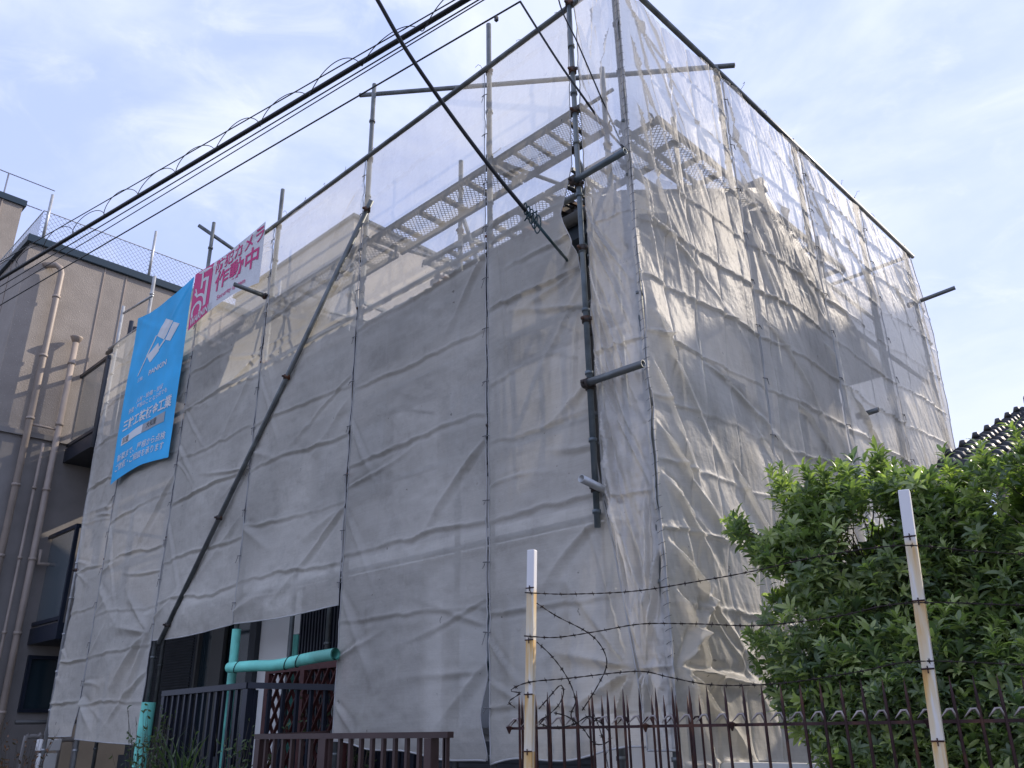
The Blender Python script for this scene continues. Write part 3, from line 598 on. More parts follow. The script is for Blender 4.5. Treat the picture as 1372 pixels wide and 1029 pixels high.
# banners
def banner_map(x0, x1, z0, z1, yy, seed, sag_t=0., sag_b=0., a=.026):
    def P(U, Z):
        s = (U - x0) / (x1 - x0); t = (Z - z0) / (z1 - z0)
        zz = Z - sag_t * np.sin(np.pi * np.clip(s, 0, 1)) * t + sag_b * np.sin(np.pi * np.clip(s, 0, 1)) * (1 - t)
        D = a * np.sin(np.pi * np.clip(s, 0, 1)) ** .7 + a * .5 * fbm(U * 1.6, Z * .9, seed, 3) + .010 * fold(U, Z, (x1, z1), (x0 + .3 * (x1 - x0), z0 + .6 * (z1 - z0)), 1., .05) + .01 * fold(U, Z, (x0, z1), (x1, z0 + .7 * (z1 - z0)), 1., .05)
        return U, yy - D, zz
    return P
def flat_shape(name, polys, P, m, parent, off=.004, sub=10):
    """polygons in (u,z) laid on the cloth"""
    vs = []; fs = []
    for poly in polys:
        n = len(poly); base = len(vs)
        if n == 4:
            a, b_, c, d = [np.array(p, float) for p in poly]
            for j in range(sub + 1):
                for i in range(sub + 1):
                    s, t = i / sub, j / sub; q = (a*(1-s)+b_*s)*(1-t) + (d*(1-s)+c*s)*t; vs.append(q)
            for j in range(sub):
                for i in range(sub): k = base + j*(sub+1) + i; fs.append((k, k+1, k+sub+2, k+sub+1))
        else:
            for p in poly: vs.append(np.array(p, float))
            fs.append(tuple(range(base, base + n)))
    A = np.array(vs); X, Y, Z = P(A[:, 0], A[:, 1]); mb = MB(); mb.add(list(zip(X, Y - off, Z)), fs); return mb.build(name, m, parent)
def cloth_text(body, u, z, size, P, m, parent, align='LEFT', bold=0., sx=1., rot=0., off=.005, name='lettering', up=None, rt=None):
    cu = bpy.data.curves.new('lettering', 'FONT'); cu.body = body; cu.size = size; cu.align_x = align; cu.align_y = 'CENTER'; cu.offset = bold; cu.resolution_u = 3
    t = bpy.data.objects.new('lettering', cu); COL.objects.link(t); bpy.context.view_layer.update()
    me = t.evaluated_get(bpy.context.evaluated_depsgraph_get()).to_mesh(); vs = np.array([v.co[:] for v in me.vertices]); fs = [tuple(p.vertices) for p in me.polygons]
    t.evaluated_get(bpy.context.evaluated_depsgraph_get()).to_mesh_clear(); bpy.data.objects.remove(t)
    if len(vs) == 0: return None
    U = u + vs[:, 0] * sx * math.cos(rot) - vs[:, 1] * math.sin(rot); Z = z + vs[:, 0] * sx * math.sin(rot) + vs[:, 1] * math.cos(rot)
    X, Y, Zz = P(U, Z); mb = MB(); mb.add(list(zip(X, Y - off, Zz)), fs); o = mb.build(name, m, parent); return o
def cloth_obj(name, m, P, x0, x1, z0, z1, label, cat):
    o, G = grid_sheet(name, m, lambda U, Z: P(U, Z), lambda z: x0 + 0*z, lambda z: x1 + 0*z, lambda s: z0 + 0*s, lambda s: z1 + 0*s, 60, 70, label, cat, thick_hem=False); return o
x0, x1, z0, z1 = -8.55, -6.84, 4.62, 7.10
PB = banner_map(x0, x1, z0, z1, -.13, 8, .10, .05)
bl = cloth_obj('advertising_banner', M['blue'], PB, x0, x1, z0, z1, 'tall blue banner with white folded logo and Japanese lettering on the left sheets', 'banner')
uu = lambda s: x0 + (x1 - x0) * s; zz = lambda t: z0 + (z1 - z0) * t
def q(*pts): return [(uu(a), zz(b)) for a, b in pts]
flat_shape('logo', [q((.50, .795), (.64, .735), (.76, .815), (.62, .873)), q((.66, .728), (.76, .692), (.885, .757), (.775, .803)), q((.35, .700), (.44, .640), (.58, .680), (.55, .738)),
                    q((.475, .803), (.50, .797), (.37, .705), (.335, .700)), q((.345, .700), (.365, .697), (.245, .602), (.215, .592)), q((.555, .700), (.575, .690), (.665, .722), (.65, .735))], PB, M['white_print'], bl)
cloth_text('三輪', uu(.24), zz(.562), .07, PB, M['white_print'], bl, sx=1.3); cloth_text('PANKIN', uu(.45), zz(.568), .11, PB, M['white_print'], bl, bold=.002, sx=1.3)
cloth_text('人材・設備・技術', uu(.30), zz(.425), .085, PB, M['white_print'], bl, sx=1.15, bold=.0005)
cloth_text('外壁・屋根のことなら何でも', uu(.17), zz(.385), .085, PB, M['white_print'], bl, sx=1.05, bold=.0005)
cloth_text('三輪工装板金工業', uu(.10), zz(.305), .175, PB, M['white_print'], bl, bold=.004, sx=1.02)
flat_shape('label_white', [q((.12, .195), (.50, .200), (.50, .252), (.12, .240))], PB, M['white_print'], bl); flat_shape('label_grey', [q((.502, .200), (.86, .205), (.86, .262), (.502, .252))], PB, M['grey_print'], bl)
cloth_text('加盟', uu(.14), zz(.218), .10, PB, M['ink'], bl, off=.008); cloth_text('大和屋', uu(.56), zz(.23), .10, PB, M['ink'], bl, off=.008)
cloth_text('新築まで、屋根から点検', uu(.09), zz(.122), .115, PB, M['white_print'], bl, bold=.001, sx=1.12)
cloth_text('ご依頼・ご相談を承ります', uu(.07), zz(.068), .115, PB, M['white_print'], bl, bold=.001, sx=1.05)
x0, x1, z0, z1 = -6.82, -5.07, 6.30, 7.12
PW = banner_map(x0, x1, z0, z1, -.12, 15, .05, .08, .014)
wb = cloth_obj('warning_banner', M['banner_white'], PW, x0, x1, z0, z1, 'white and magenta security camera warning banner at the top of the left sheets', 'banner')
flat_shape('red_panel', [q((.0, .0), (.30, .0), (.30, 1.), (.0, 1.))], PW, M['pink'], wb, .003)
# camera with rays, inside a frame
arc = []
for r0, r1, a0, a1, cu_, cz_ in ((.075, .115, -40, 220, .105, .26), (.15, .185, 0, 100, .10, .30)):
    for k in range(12):
        A0 = math.radians(a0 + (a1 - a0) * k / 12); A1 = math.radians(a0 + (a1 - a0) * (k + 1) / 12)
        arc.append([(uu(cu_ + r * math.cos(A) * .72), zz(cz_ + r * math.sin(A) * 1.35)) for r, A in ((r0, A0), (r1, A0), (r1, A1), (r0, A1))])
arc.append(q((.21, .22), (.25, .22), (.25, .78), (.21, .78))); arc.append(q((.13, .74), (.21, .74), (.21, .80), (.13, .80))); arc.append(q((.13, .62), (.16, .62), (.16, .93), (.13, .93)))
arc.append(q((.04, .70), (.055, .70), (.09, .56), (.075, .54))); arc.append(q((.035, .60), (.045, .63), (.10, .53), (.09, .50)))
flat_shape('camera_symbol', arc, PW, M['banner_white'], wb, .006, 2)
cloth_text('WARNING', uu(.03), zz(.09), .145, PW, M['banner_white'], wb, bold=.003, off=.007, sx=.80)
cloth_text('防犯カメラ', uu(.34), zz(.82), .235, PW, M['pink'], wb, bold=.003, sx=1.0)
cloth_text('作動中', uu(.36), zz(.47), .33, PW, M['pink'], wb, bold=.006, sx=1.08)
cloth_text('Security system', uu(.42), zz(.15), .105, PW, M['pink'], wb, bold=.0005, sx=1.05)

# ================================================================== THE HOUSE INSIDE
hs = empty('house', (-5, 3, .42), 'two storey house under repair behind the grey sheets, dark door and pale wall showing', 'house')
b = MB(); b.box((-9.1, .9, .42), (-.9, 1.0, 5.38)); b.box((-1.0, 1.0, .42), (-.9, 5.3, 5.38)); b.box((-9.1, 1.0, .42), (-9.0, 5.3, 5.38)); b.box((-9.0, 5.2, .42), (-1.0, 5.3, 5.38))
b.add([(-.9, .9, 5.38), (-.9, 5.3, 5.38), (-.9, 3.1, 6.45)], [(0, 1, 2)]); b.add([(-9.1, .9, 5.38), (-9.1, 5.3, 5.38), (-9.1, 3.1, 6.45)], [(0, 2, 1)])
b.build('wall', M['house_wall'], hs)
rf = MB()
for sy in (-1, 1):
    y0 = 3.1 + sy * 2.62; z0 = 5.42
    vs = [(-9.6, y0, z0), (-.42, y0, z0), (-.42, 3.1, 6.75), (-9.6, 3.1, 6.75)]; vs2 = [(x, y, z + .09) for x, y, z in vs]
    rf.add(vs + vs2, [(0, 1, 2, 3), (4, 7, 6, 5), (0, 4, 5, 1), (1, 5, 6, 2), (2, 6, 7, 3), (3, 7, 4, 0)])
roof = rf.build('roof', M['tile_dark'], hs)
t = MB()
for i in range(38):      # ribs of the roof tiles along the eave
    x = -9.5 + i * .24; t.tube([(x, .46, 5.50), (x, 3.1, 6.83)], .035, 6)
t.tube([(-9.6, 3.1, 6.87), (-.4, 3.1, 6.87)], .09, 8); t.build('tile_rows', M['tile_dark'], roof, True)
b = MB(); b.box((-9.6, .44, 5.24), (-.42, .475, 5.44)); b.box((-9.55, .475, 5.24), (-.45, .9, 5.27)); b.build('eave', M['eave'], hs)
b = MB(); b.tube([(-9.6, .40, 5.42), (-.4, .40, 5.40)], .055, 10); b.tube([(-1.05, .40, 5.38), (-1.05, .84, 5.15), (-1.05, .84, .5)], .03, 8); b.build('gutter', M['frame_al'], hs, True)
b = MB(); b.box((-.46, .5, 5.20), (-.42, .55, 5.4)); b.add([(-.415, .44, 5.26), (-.415, .44, 5.44), (-.415, 3.1, 6.77), (-.415, 3.1, 6.55)], [(0, 3, 2, 1)]); b.add([(-.415, 5.76, 5.26), (-.415, 5.76, 5.44), (-.415, 3.1, 6.77), (-.415, 3.1, 6.55)], [(0, 1, 2, 3)]); b.build('barge_board', M['eave'], hs)
b = MB(); b.box((-9.05, .95, 5.5), (-5.5, 4.9, 6.30)); b.build('raised_wall', M['house_wall'], hs)
b = MB(); b.box((-9.3, .45, 6.30), (-5.25, 5.2, 6.40)); b.add([(-9.3, .45, 6.402), (-5.25, .45, 6.402), (-5.25, 5.2, 6.402), (-9.3, 5.2, 6.402), (-7.3, 2.8, 6.9)], [(0, 1, 4), (1, 2, 4), (2, 3, 4), (3, 0, 4)]); b.build('raised_roof', M['tile_dark'], hs)
def window(parent, x0, x1, z0, z1, y=.9, face='y', divs=1, m='glass', fm='frame_al'):
    f = MB(); w = .05
    def bx(a0, a1, c0, c1, d0, d1, mb=f):
        if face == 'y': mb.box((a0, y - d1, c0), (a1, y - d0, c1))
        else: mb.box((y + d0, a0, c0), (y + d1, a1, c1))
    bx(x0, x1, z0, z0 + w, .0, .06); bx(x0, x1, z1 - w, z1, 0, .06); bx(x0, x0 + w, z0 + w, z1 - w, 0, .06); bx(x1 - w, x1, z0 + w, z1 - w, 0, .06)
    for k in range(divs): 
        c = x0 + (x1 - x0) * (k + 1) / (divs + 1); bx(c - .02, c + .02, z0 + w, z1 - w, 0, .045)
    o = f.build('window', M[fm], parent)
    p = MB(); bx(x0 + w, x1 - w, z0 + w, z1 - w, .004, .012, p); p.build('pane', M[m], o); return o
for a, c in ((-3.0, -1.6), (-5.2, -3.8), (-7.6, -6.0)): window(hs, a, c, 3.75, 4.85)
window(hs, -2.9, -1.5, 1.5, 2.6)
for a, c in ((1.8, 3.0), (3.8, 4.8)): window(hs, a, c, 3.7, 4.7, -.9, 'x'); window(hs, a, c, 1.5, 2.5, -.9, 'x')
b = MB(); b.box((-9.1, .80, 2.98), (-.9, .9, 3.14)); b.build('belt_course', M['white_wall'], hs)
# pieces in the opening: louvre, sliding window, pale wall, ribbed door
b = MB(); b.box((-8.7, .86, .9), (-7.55, .897, 2.95))
for k in range(60): z = .95 + k * .033; b.box((-8.66, .845, z), (-7.6, .861, z + .019))
b.build('louvre_shutter', M['shutter'], hs)
b = MB(); b.box((-9.12, .82, .42), (-8.7, .9, 2.9)); b.box((-9.12, .75, .42), (-6.2, .82, 1.3)); b.build('dark_void_fill', M['shutter'], hs)  # dark boxes added to paint the shaded void below the left sheets
window(hs, -7.5, -6.18, .95, 2.9, .9, 'y', 1)
b = MB(); b.box((-7.05, .80, .9), (-6.75, .835, 2.85)); b.build('curtain_panel', M['frame_al'], hs)
b = MB(); b.box((-6.12, .78, .42), (-5.98, .897, 2.95)); b.build('pilaster', M['shutter'], hs)
b = MB(); b.box((-5.978, .84, .42), (-5.12, .897, 2.95)); b.build('pale_wall', M['white_wall'], hs)
b = MB(); b.box((-5.38, .825, 2.27), (-5.16, .838, 2.50)); pq = b.build('name_plate', M['plaque'], hs)
PF = lambda U, Z: (U, .823 + 0 * U, Z)
for i, s_ in enumerate(('高', '山')): cloth_text(s_, -5.32 + i * .09, 2.39, .085, PF, M['ink'], pq, bold=.002, off=.001)
b = MB(); b.box((-5.118, .80, .42), (-3.2, .85, 2.95))
for k in range(34): x = -5.10 + k * .055; b.box((x, .785, .5), (x + .022, .801, 2.93))
d = b.build('door', M['rail_dark'], hs); b = MB(); b.tube([(-4.35, .76, 1.3), (-4.35, .74, 1.35), (-4.35, .74, 1.85), (-4.35, .76, 1.9)], .012, 8); b.build('handle', M['pole_light'], d, True)
b = MB(); b.box((-3.19, .84, .42), (-1.2, .88, 1.45))
for k in range(24): z = .5 + k * .04; b.box((-3.15, .825, z), (-.95, .841, z + .024))
b.build('louvre_shutter', M['shutter'], hs)
b = MB(); b.box((-.86, .35, .42), (-.2, .42, 1.62)); b.box((-.2, .35, .42), (1.2, .40, 1.35)); tag(b.build('garden_wall', M['white_wall']), 'low pale boundary wall panel under the sheet hem behind the spiked fence', 'wall')

# porch things
def bars(mb, p, q_, n, z0, z1, w):
    p = Vector(p); q_ = Vector(q_)
    for i in range(n):
        c = p.lerp(q_, (i + .5) / n); mb.bar((c.x, c.y, z0), (c.x, c.y, z1), w, w, (1, 0, 0))
rl = empty('porch_railing', (-4.6, -.1, .42), 'dark navy porch railing with upright slats below the short sheets', 'railing')
A = Vector((-5.97, -.16, 1.92)); B = Vector((-4.33, -.16, 1.93)); C_ = Vector((-3.58, .35, 1.89))
b = MB(); b.bar(A - Vector((.03, 0, 0)), B, .07, .05); b.bar(B, C_, .07, .05); b.build('handrail', M['rail_dark'], rl)
b = MB(); b.bar((A.x, A.y, .42), (A.x, A.y, 1.9), .06); b.build('post', M['rail_dark'], rl); b = MB(); b.bar((B.x, B.y, .42), (B.x, B.y, 1.9), .08); b.build('post', M['rail_dark'], rl)
b = MB(); bars(b, A, B, 13, .5, 1.90, .03); bars(b, B, C_, 7, .5, 1.89, .03); b.bar((A.x, A.y, .52), (B.x, B.y, .52), .04); b.build('slats', M['rail_dark'], rl)
tr_ = empty('lattice_trellis', (-4.4, .45, .42), 'red brown lattice trellis standing behind the porch railing', 'trellis')
b = MB(); b.box((-5.10, .43, .45), (-5.03, .48, 2.15)); b.box((-3.80, .43, .45), (-3.72, .48, 2.15)); b.box((-5.03, .43, 2.08), (-3.80, .48, 2.15)); b.box((-4.47, .43, .45), (-4.40, .48, 2.08)); b.build('frame', M['lattice'], tr_)
def clip_line(mb, x0, x1, z0, z1, y, step, w, th, slope=1.25):
    H = z1 - z0; n = int((x1 - x0 + H / slope) / step) + 2
    for sg in (1, -1):
        for i in range(n):
            a = x0 - H / slope + i * step; p, q_ = ((a, z0), (a + H/slope, z1)) if sg > 0 else ((a, z1), (a + H/slope, z0))
            dx = q_[0]-p[0]; t0 = max(0, (x0-p[0])/dx); t1 = min(1, (x1-p[0])/dx)
            if t1 - t0 < .02: continue
            yy = y - sg * th * .55
            mb.bar((p[0]+dx*t0, yy, p[1]+(q_[1]-p[1])*t0), (p[0]+dx*t1, yy, p[1]+(q_[1]-p[1])*t1), w, th, (0, 1, 0))
b = MB(); clip_line(b, -5.03, -4.47, .45, 2.08, .455, .135, .011, .032, 1.5); clip_line(b, -4.40, -3.80, .45, 2.08, .455, .135, .011, .032, 1.5); b.build('lattice', M['lattice'], tr_)

# mint foam covers
def cover(name, pts, r, label, cords=()):
    b = MB(); pts = smooth_path(pts, 6) if len(pts) > 2 else [Vector(p) for p in pts]
    root_pts = pts; b.tube(pts, r, 18, caps=False); b.tube(pts, r - .012, 18, caps=False)
    o = b.build('pipe_cover', M['mint'], None, True); tag(o, label, 'pipe cover', 'mint foam pipe covers')
    c = MB()
    for t in cords:
        k = int(t * (len(pts) - 1)); p = pts[k]; d = (pts[min(k+1, len(pts)-1)] - pts[max(k-1, 0)]).normalized(); a = d.orthogonal().normalized(); e = d.cross(a)
        c.tube([p + (a*math.cos(v) + e*math.sin(v)) * (r + .003) + d * (.05 * math.sin(v)) for v in np.linspace(0, 2*math.pi, 20)], .004, 5)
    if cords: c.build('cord', M['cable'], o, True)
    return o
cover('pipe_cover', [(-6.70, -.02, .45), (-6.69, -.02, 1.0), (-6.68, -.02, 1.4), (-6.665, -.02, 1.86)], .072, 'wide mint foam cover on the post beside the dark louvre, left of the railing', (.25, .75))
cover('pipe_cover', [(-4.93, -.02, .45), (-4.93, -.02, 2.47)], .042, 'tall upright mint foam cover on the post behind the porch railing', (.8,))
cover('pipe_cover', [(-4.84, -.10, 2.11), (-4.4, -.10, 2.10), (-4.0, -.10, 2.085), (-3.5, -.10, 2.11), (-3.13, -.10, 2.12)], .048, 'level mint foam cover on the tube over the lattice trellis', (.1, .62, .7))
cover('pipe_cover', [(-4.86, .60, .45), (-4.86, .60, 2.45)], .03, 'thin mint foam cover on the inner pole behind the porch railing')
tube_part('post', (-4.83, .52, .42), (-4.83, .52, 3.2)); 

# brown guard railing near the street
gr = empty('guard_railing', (-2.3, -.6, .42), 'brown metal guard railing at the bottom edge in front of the low sheet', 'railing')
b = MB(); b.bar((-3.36, -.6, 1.515), (-1.17, -.6, 1.515), .05, .035); b.bar((-3.36, -.6, .6), (-1.3, -.6, .6), .04); b.bar((-3.36, -.6, 1.515), (-3.30, .0, 1.53), .05, .035); b.build('handrail', M['brown_fence'], gr)
for x in (-3.30, -2.44, -1.34): b = MB(); b.box((x - .032, -.632, .1), (x + .032, -.568, 1.497)); b.build('post', M['brown_fence'], gr)
b = MB()
for k in range(18): x = -3.22 + k * .118; b.box((x - .012, -.613, .62), (x + .012, -.587, 1.497))
b.box((-1.215, -.613, .62), (-1.19, -.587, 1.497)); b.build('slats', M['brown_fence'], gr)

# ================================================================== SPIKED FENCE, POSTS, BARBED WIRE
FA = Vector((-.09, -1.135, 0)); FB = Vector((2.9, -.50, 0))
fd = (FB - FA).normalized(); fn = Vector((fd.y, -fd.x, 0))
def spike(mb, hk, p, z0, z1, hook=True):
    mb.tube([(p.x, p.y, z0), (p.x, p.y, z1 - .07), (p.x, p.y, z1)], [.0062, .0062, .0008], 7)
    if hook:
        o_ = -fd * 1.0 + fn * .35; o_.normalize(); c = Vector((p.x, p.y, 1.555))
        hk.tube([c + Vector((0, 0, .0)), c + o_ * .012 + Vector((0, 0, .032)), c + o_ * .028 + Vector((0, 0, .030)), c + o_ * .055 + Vector((0, 0, .002))], [.005, .006, .0055, .0015], 6)
sf = empty('spiked_fence', tuple(FA.lerp(FB, .5)), 'rusty brown spiked iron fence with hooked tips in front of the bush', 'fence')
L_ = (FB - FA).length; n = int(L_ / .077); sp = MB(); hk = MB(); k0 = 0
for i in range(n + 1):
    p = FA + fd * (i * .077); m = MB(); spike(m, hk, p, .5, 1.70)
    m.build('spike', M['spike'], sf, True)
hk.build('hooks', M['hook'], sf, True)
b = MB(); b.bar(FA + fd * -.06 + Vector((0, 0, 1.545)), FB + Vector((0, 0, 1.545)), .005, .012); b.bar(FA + Vector((0, 0, .75)), FB + Vector((0, 0, .75)), .012, .03)
for t in (-.05, .64, 1.02 + .62 * 0, 1.75): 
    p = FA + fd * t + Vector((0, 0, 1.54)) + fn * .012; b.tube([p - Vector((0, 0, .018)), p + Vector((0, 0, .012))], [.003, .016], 8); b.tube([p + Vector((0, 0, .012)), p + Vector((0, 0, .018))], [.016, .004], 8)
b.build('rail', M['spike'], sf)
b = MB(); b.box((-60, 0, 0), (0, .1, .1))
w = MB(); w.bar(FA + fd * -.3 + Vector((0, 0, .3)), FB + Vector((0, 0, .3)), .14, .6); tag(w.build('fence_base_wall', M['concrete']), 'low concrete wall under the spiked fence', 'wall')
# the return run, going back towards the house
sf2 = empty('spiked_fence', tuple(FA), 'short return run of rusty spiked iron fence behind the left white post', 'fence')
RA = FA + Vector((0, .02, 0)); RB = Vector((-.25, -.2, 0)) + Vector((.55, 0, 0)); hk = MB(); rd = RB - RA
for i in range(15):
    p = RA + rd * (i / 14); m = MB(); spike(m, hk, p, .5, 1.69, i % 2 == 0); m.build('spike', M['spike'], sf2, True)
hk.build('hooks', M['spike'], sf2, True)
b = MB(); b.bar(RA + Vector((0, 0, 1.545)), RB + Vector((0, 0, 1.545)), .006, .012); b.build('rail', M['spike'], sf2)
# white rusty posts
def wpost(px, py_top, px2, F, wd, label, tilt=0):
    T = Vector(atF(px, py_top, F)); Bt = Vector(atF(px2, 1029, F)); d = (Bt - T).normalized(); Bt = T + d * ((T.z - .3) / -d.z)
    b = MB(); b.bar(T, Bt, wd, wd * .8, fn); me = b.build('wire_post', None, None, bevel=.004)
    V = [v.co + me.location for v in me.data.vertices]; me.location = T
    for v, c in zip(me.data.vertices, V): v.co = c - T
    me.data.materials.append(M['rust_post']); tag(me, label, 'post', 'white posts holding barbed wire')
    for k in range(4):
        h = MB(); c = T + d * (.18 + .235 * k) + fn * (wd * .42); h.tube([c - fd * (wd * .55), c + fd * (wd * .55)], .003, 5); h.tube([c - Vector((0, 0, .015)) + fn * .003, c + Vector((0, 0, .01)) + fn * .003], .0025, 5)
        h.build('wire_staple', M['spike'], me)
    return T, d
TA, dA = wpost(713, 737, 709, 4.02, .040, 'left white rusty post, straight, in front of the low sheet'); TB, dB = wpost(1211, 657, 1262, 3.12, .040, 'right white rusty post, leaning, in front of the bush')
def barbed(pts, name_label, ends=.1):
    P = smooth_path(pts, 14); b = MB(); Ltot = 0; cum = [0]
    for i in range(1, len(P)): Ltot += (P[i] - P[i-1]).length; cum.append(Ltot)
    def at(s):
        s = min(max(s, 0), Ltot); i = max(1, next((j for j, c in enumerate(cum) if c >= s), len(cum) - 1)); f = (s - cum[i-1]) / max(1e-6, cum[i] - cum[i-1]); return P[i-1].lerp(P[i], f), (P[i] - P[i-1]).normalized()
    for ph in (0, math.pi):
        pts_ = []; nn = int(Ltot / .012)
        for k in range(nn + 1):
            c, d = at(Ltot * k / nn); a = d.orthogonal().normalized(); e = d.cross(a); A = ph + k * .9; pts_.append(c + (a * math.cos(A) + e * math.sin(A)) * .0016)
        b.tube(pts_, .0015, 4)
    s = .03
    while s < Ltot:
        c, d = at(s); a = d.orthogonal().normalized(); e = d.cross(a)
        A = random.uniform(0, 6.3)
        for k in range(2):
            v = (a * math.cos(A) + e * math.sin(A)); b.tube([c - v * .013 + d * .004, c, c + v * .013 - d * .004], [.0004, .0026, .0004], 4); A += random.uniform(1, 2)
        b.tube([c - d * .007, c + d * .007], .0035, 6)
        s += random.uniform(.062, .08)
    o = b.build('barbed_wire', M['barb'], None, True); tag(o, name_label, 'barbed wire', 'strands of barbed wire'); return o
def wireF(pl_): return [atF(*p) for p in pl_]
off = -.03
barbed(wireF([(703, 794, 4.0), (760, 796, 3.98), (850, 792, 3.93), (940, 778, 3.8), (1010, 765, 3.65), (1100, 745, 3.4), (1206, 731, 3.09), (1300, 738, 3.0), (1400, 745, 2.9)]), 'top barbed wire strand between the two white posts')
barbed(wireF([(702, 852, 4.0), (745, 854, 3.98), (800, 846, 3.96), (860, 836, 3.9), (935, 836, 3.82), (1020, 838, 3.6), (1120, 826, 3.4), (1216, 808, 3.09), (1400, 812, 2.9)]), 'second barbed wire strand from the top')
barbed(wireF([(696, 929, 4.02), (682, 940, 4.05), (690, 948, 4.05)][::-1] + [(684, 925, 4.03), (709, 914, 4.0), (760, 909, 3.98), (830, 901, 3.95), (865, 900, 3.9), (900, 908, 3.85), (960, 918, 3.78), (1050, 915, 3.55), (1150, 900, 3.3), (1232, 886, 3.09), (1400, 892, 2.9)]), 'third barbed wire strand, bowed left of the post')
barbed(wireF([(719, 808, 3.98), (745, 825, 4.0), (785, 846, 4.0), (805, 865, 4.0), (813, 890, 4.0), (800, 920, 4.0), (780, 952, 4.0)]), 'loose bow of barbed wire below the top strand')
barbed(wireF([(719, 860, 3.98), (740, 880, 4.0), (760, 908, 4.0), (771, 938, 4.0), (765, 957, 4.0), (770, 972, 4.0)]), 'loose bow of barbed wire under the second strand')
barbed(wireF([(722, 950, 3.99), (735, 935, 4.0), (751, 918, 4.0), (755, 930, 4.0), (748, 945, 4.0), (735, 958, 4.0), (722, 968, 4.0), (745, 975, 4.0), (770, 970, 4.), (790, 960, 4.0), (812, 975, 4.0), (817, 990, 4.0), (808, 997, 4.0), (795, 995, 4.0), (780, 975, 4.0), (760, 960, 4.0), (742, 955, 4.0)]), 'tangled coil of barbed wire lying on the spikes')
barbed(wireF([(795, 955, 3.98), (806, 985, 3.96), (815, 1030, 3.93), (822, 1080, 3.9)]), 'hanging end of barbed wire between the spikes')

# ================================================================== CABLES
def cable(pts, r, label, m='cable', parts=None):
    b = MB(); b.tube(smooth_path(pts, 10), r, 8); o = b.build('overhead_cable', M[m], None, True); tag(o, label, 'cable'); return o
def ext(p, q_, t): return tuple(Vector(p) + (Vector(q_) - Vector(p)) * t)
def span(p0, p1, r, label, sag=.0, m='cable', e0=-.8, e1=2.2):
    A_ = Vector(p0); B_ = Vector(p1); pts = []
    for t in np.linspace(e0, e1, 15): c = A_.lerp(B_, t); c.z -= sag * (t - t * t); pts.append(c)
    return cable(pts, r, label, m), (A_, B_)
m1, (A1, B1) = span(atF(0, 374, 10), atF(624, 0, 5.2), .024, 'thick black overhead cable with a coiled wire wound round it')
span(atF(0, 351, 10), atF(609, 0, 5.2), .006, 'thin messenger wire just above the thick overhead cable')
A2, B2 = Vector(atF(0, 351, 10)), Vector(atF(609, 0, 5.2)); b = MB(); pts = []
for k in range(1500):
    t = -.35 + k / 1500 * 1.7; c = A1.lerp(B1, t) * .55 + A2.lerp(B2, t) * .45; d = (B1 - A1).normalized(); a = d.cross(Vector((0, 0, 1))).normalized(); e = a.cross(d)
    ang = 2 * math.pi * t * 11.2; ww = .085 + .02 * math.sin(t * 40); pts.append(c + (a * math.cos(ang) * ww * .65 + e * (math.sin(ang) * (ww - .012) + .015)) + d * (.06 * math.sin(ang)))
b.tube(pts, .0045, 5, False); b.build('coiled_wire', M['cable'], m1, True)
span(atF(0, 384, 10), atF(641, 0, 5.2), .0065, 'thin overhead wire just below the thick cable')
span(atF(0, 394, 10), atF(648, 0, 5.2), .0055, 'second thin overhead wire below the thick cable')
o_, (A4, B4) = span(atF(0, 409, 10), atF(697, 2, 5.0), .0075, 'lowest overhead wire crossing the rail end above the sheets', e1=1.0)
b = MB(); b.box(Vector(atF(665, 24, 5.0)) - Vector((.012, .012, .03)), Vector(atF(665, 24, 5.0)) + Vector((.012, .012, .01))); b.build('clip', M['cable'], o_)
pe = (.045, -.06, 5.33)
cable([atF(697, 2, 5.0), atF(722, 42, 5.0), atF(751, 87, 5.0), atF(780, 128, 5.02), atF(812, 172, 5.08), pe], .009, 'dark service wire hanging down to the upper stub tube')
cable([atF(740, -60, 4.8), atF(750, 5, 4.85), atF(774, 58, 4.9), atF(806, 132, 5.0), atF(832, 190, 5.1), (.05, -.075, 5.32)], .006, 'thin second service wire reaching the upper stub tube from above')
cable([atF(455, -90, 4.0), atF(507, 2, 4.2), atF(545, 68, 4.35), atF(600, 148, 4.55), atF(660, 228, 4.72), atF(705, 283, 4.85)], .014, 'dark drop cable crossing the sky to the open slot of the sheet')
dp = cable([atF(703, 280, 4.85), atF(716, 296, 4.87), atF(740, 325, 4.9), pl(757, 345, 1, -.10), pl(767, 353, 1, .02), (-.62, .25, 5.0)], .011, 'twisted blue green end of the drop cable entering the slot', 'cable_green')
b = MB()
for k in range(5):
    c0 = Vector(atF(712, 290, 4.84)); pts = []
    for j in range(14):
        t = j / 13; A_ = 2 * math.pi * t; pts.append(c0 + Vector((math.cos(A_) * (.014 + .004 * k), -.02 + .01 * k, math.sin(A_) * (.045 + .006 * k))) + Vector((.03 * (k - 2) * .6, 0, -.035 * (k - 2))))
    b.tube(smooth_path(pts, 3), .005, 5)
b.tube([Vector(atF(703, 296, 4.84)), Vector(atF(708, 288, 4.84)), Vector(atF(720, 283, 4.83))], .006, 5)
b.build('loop', M['cable_green'], dp, True)

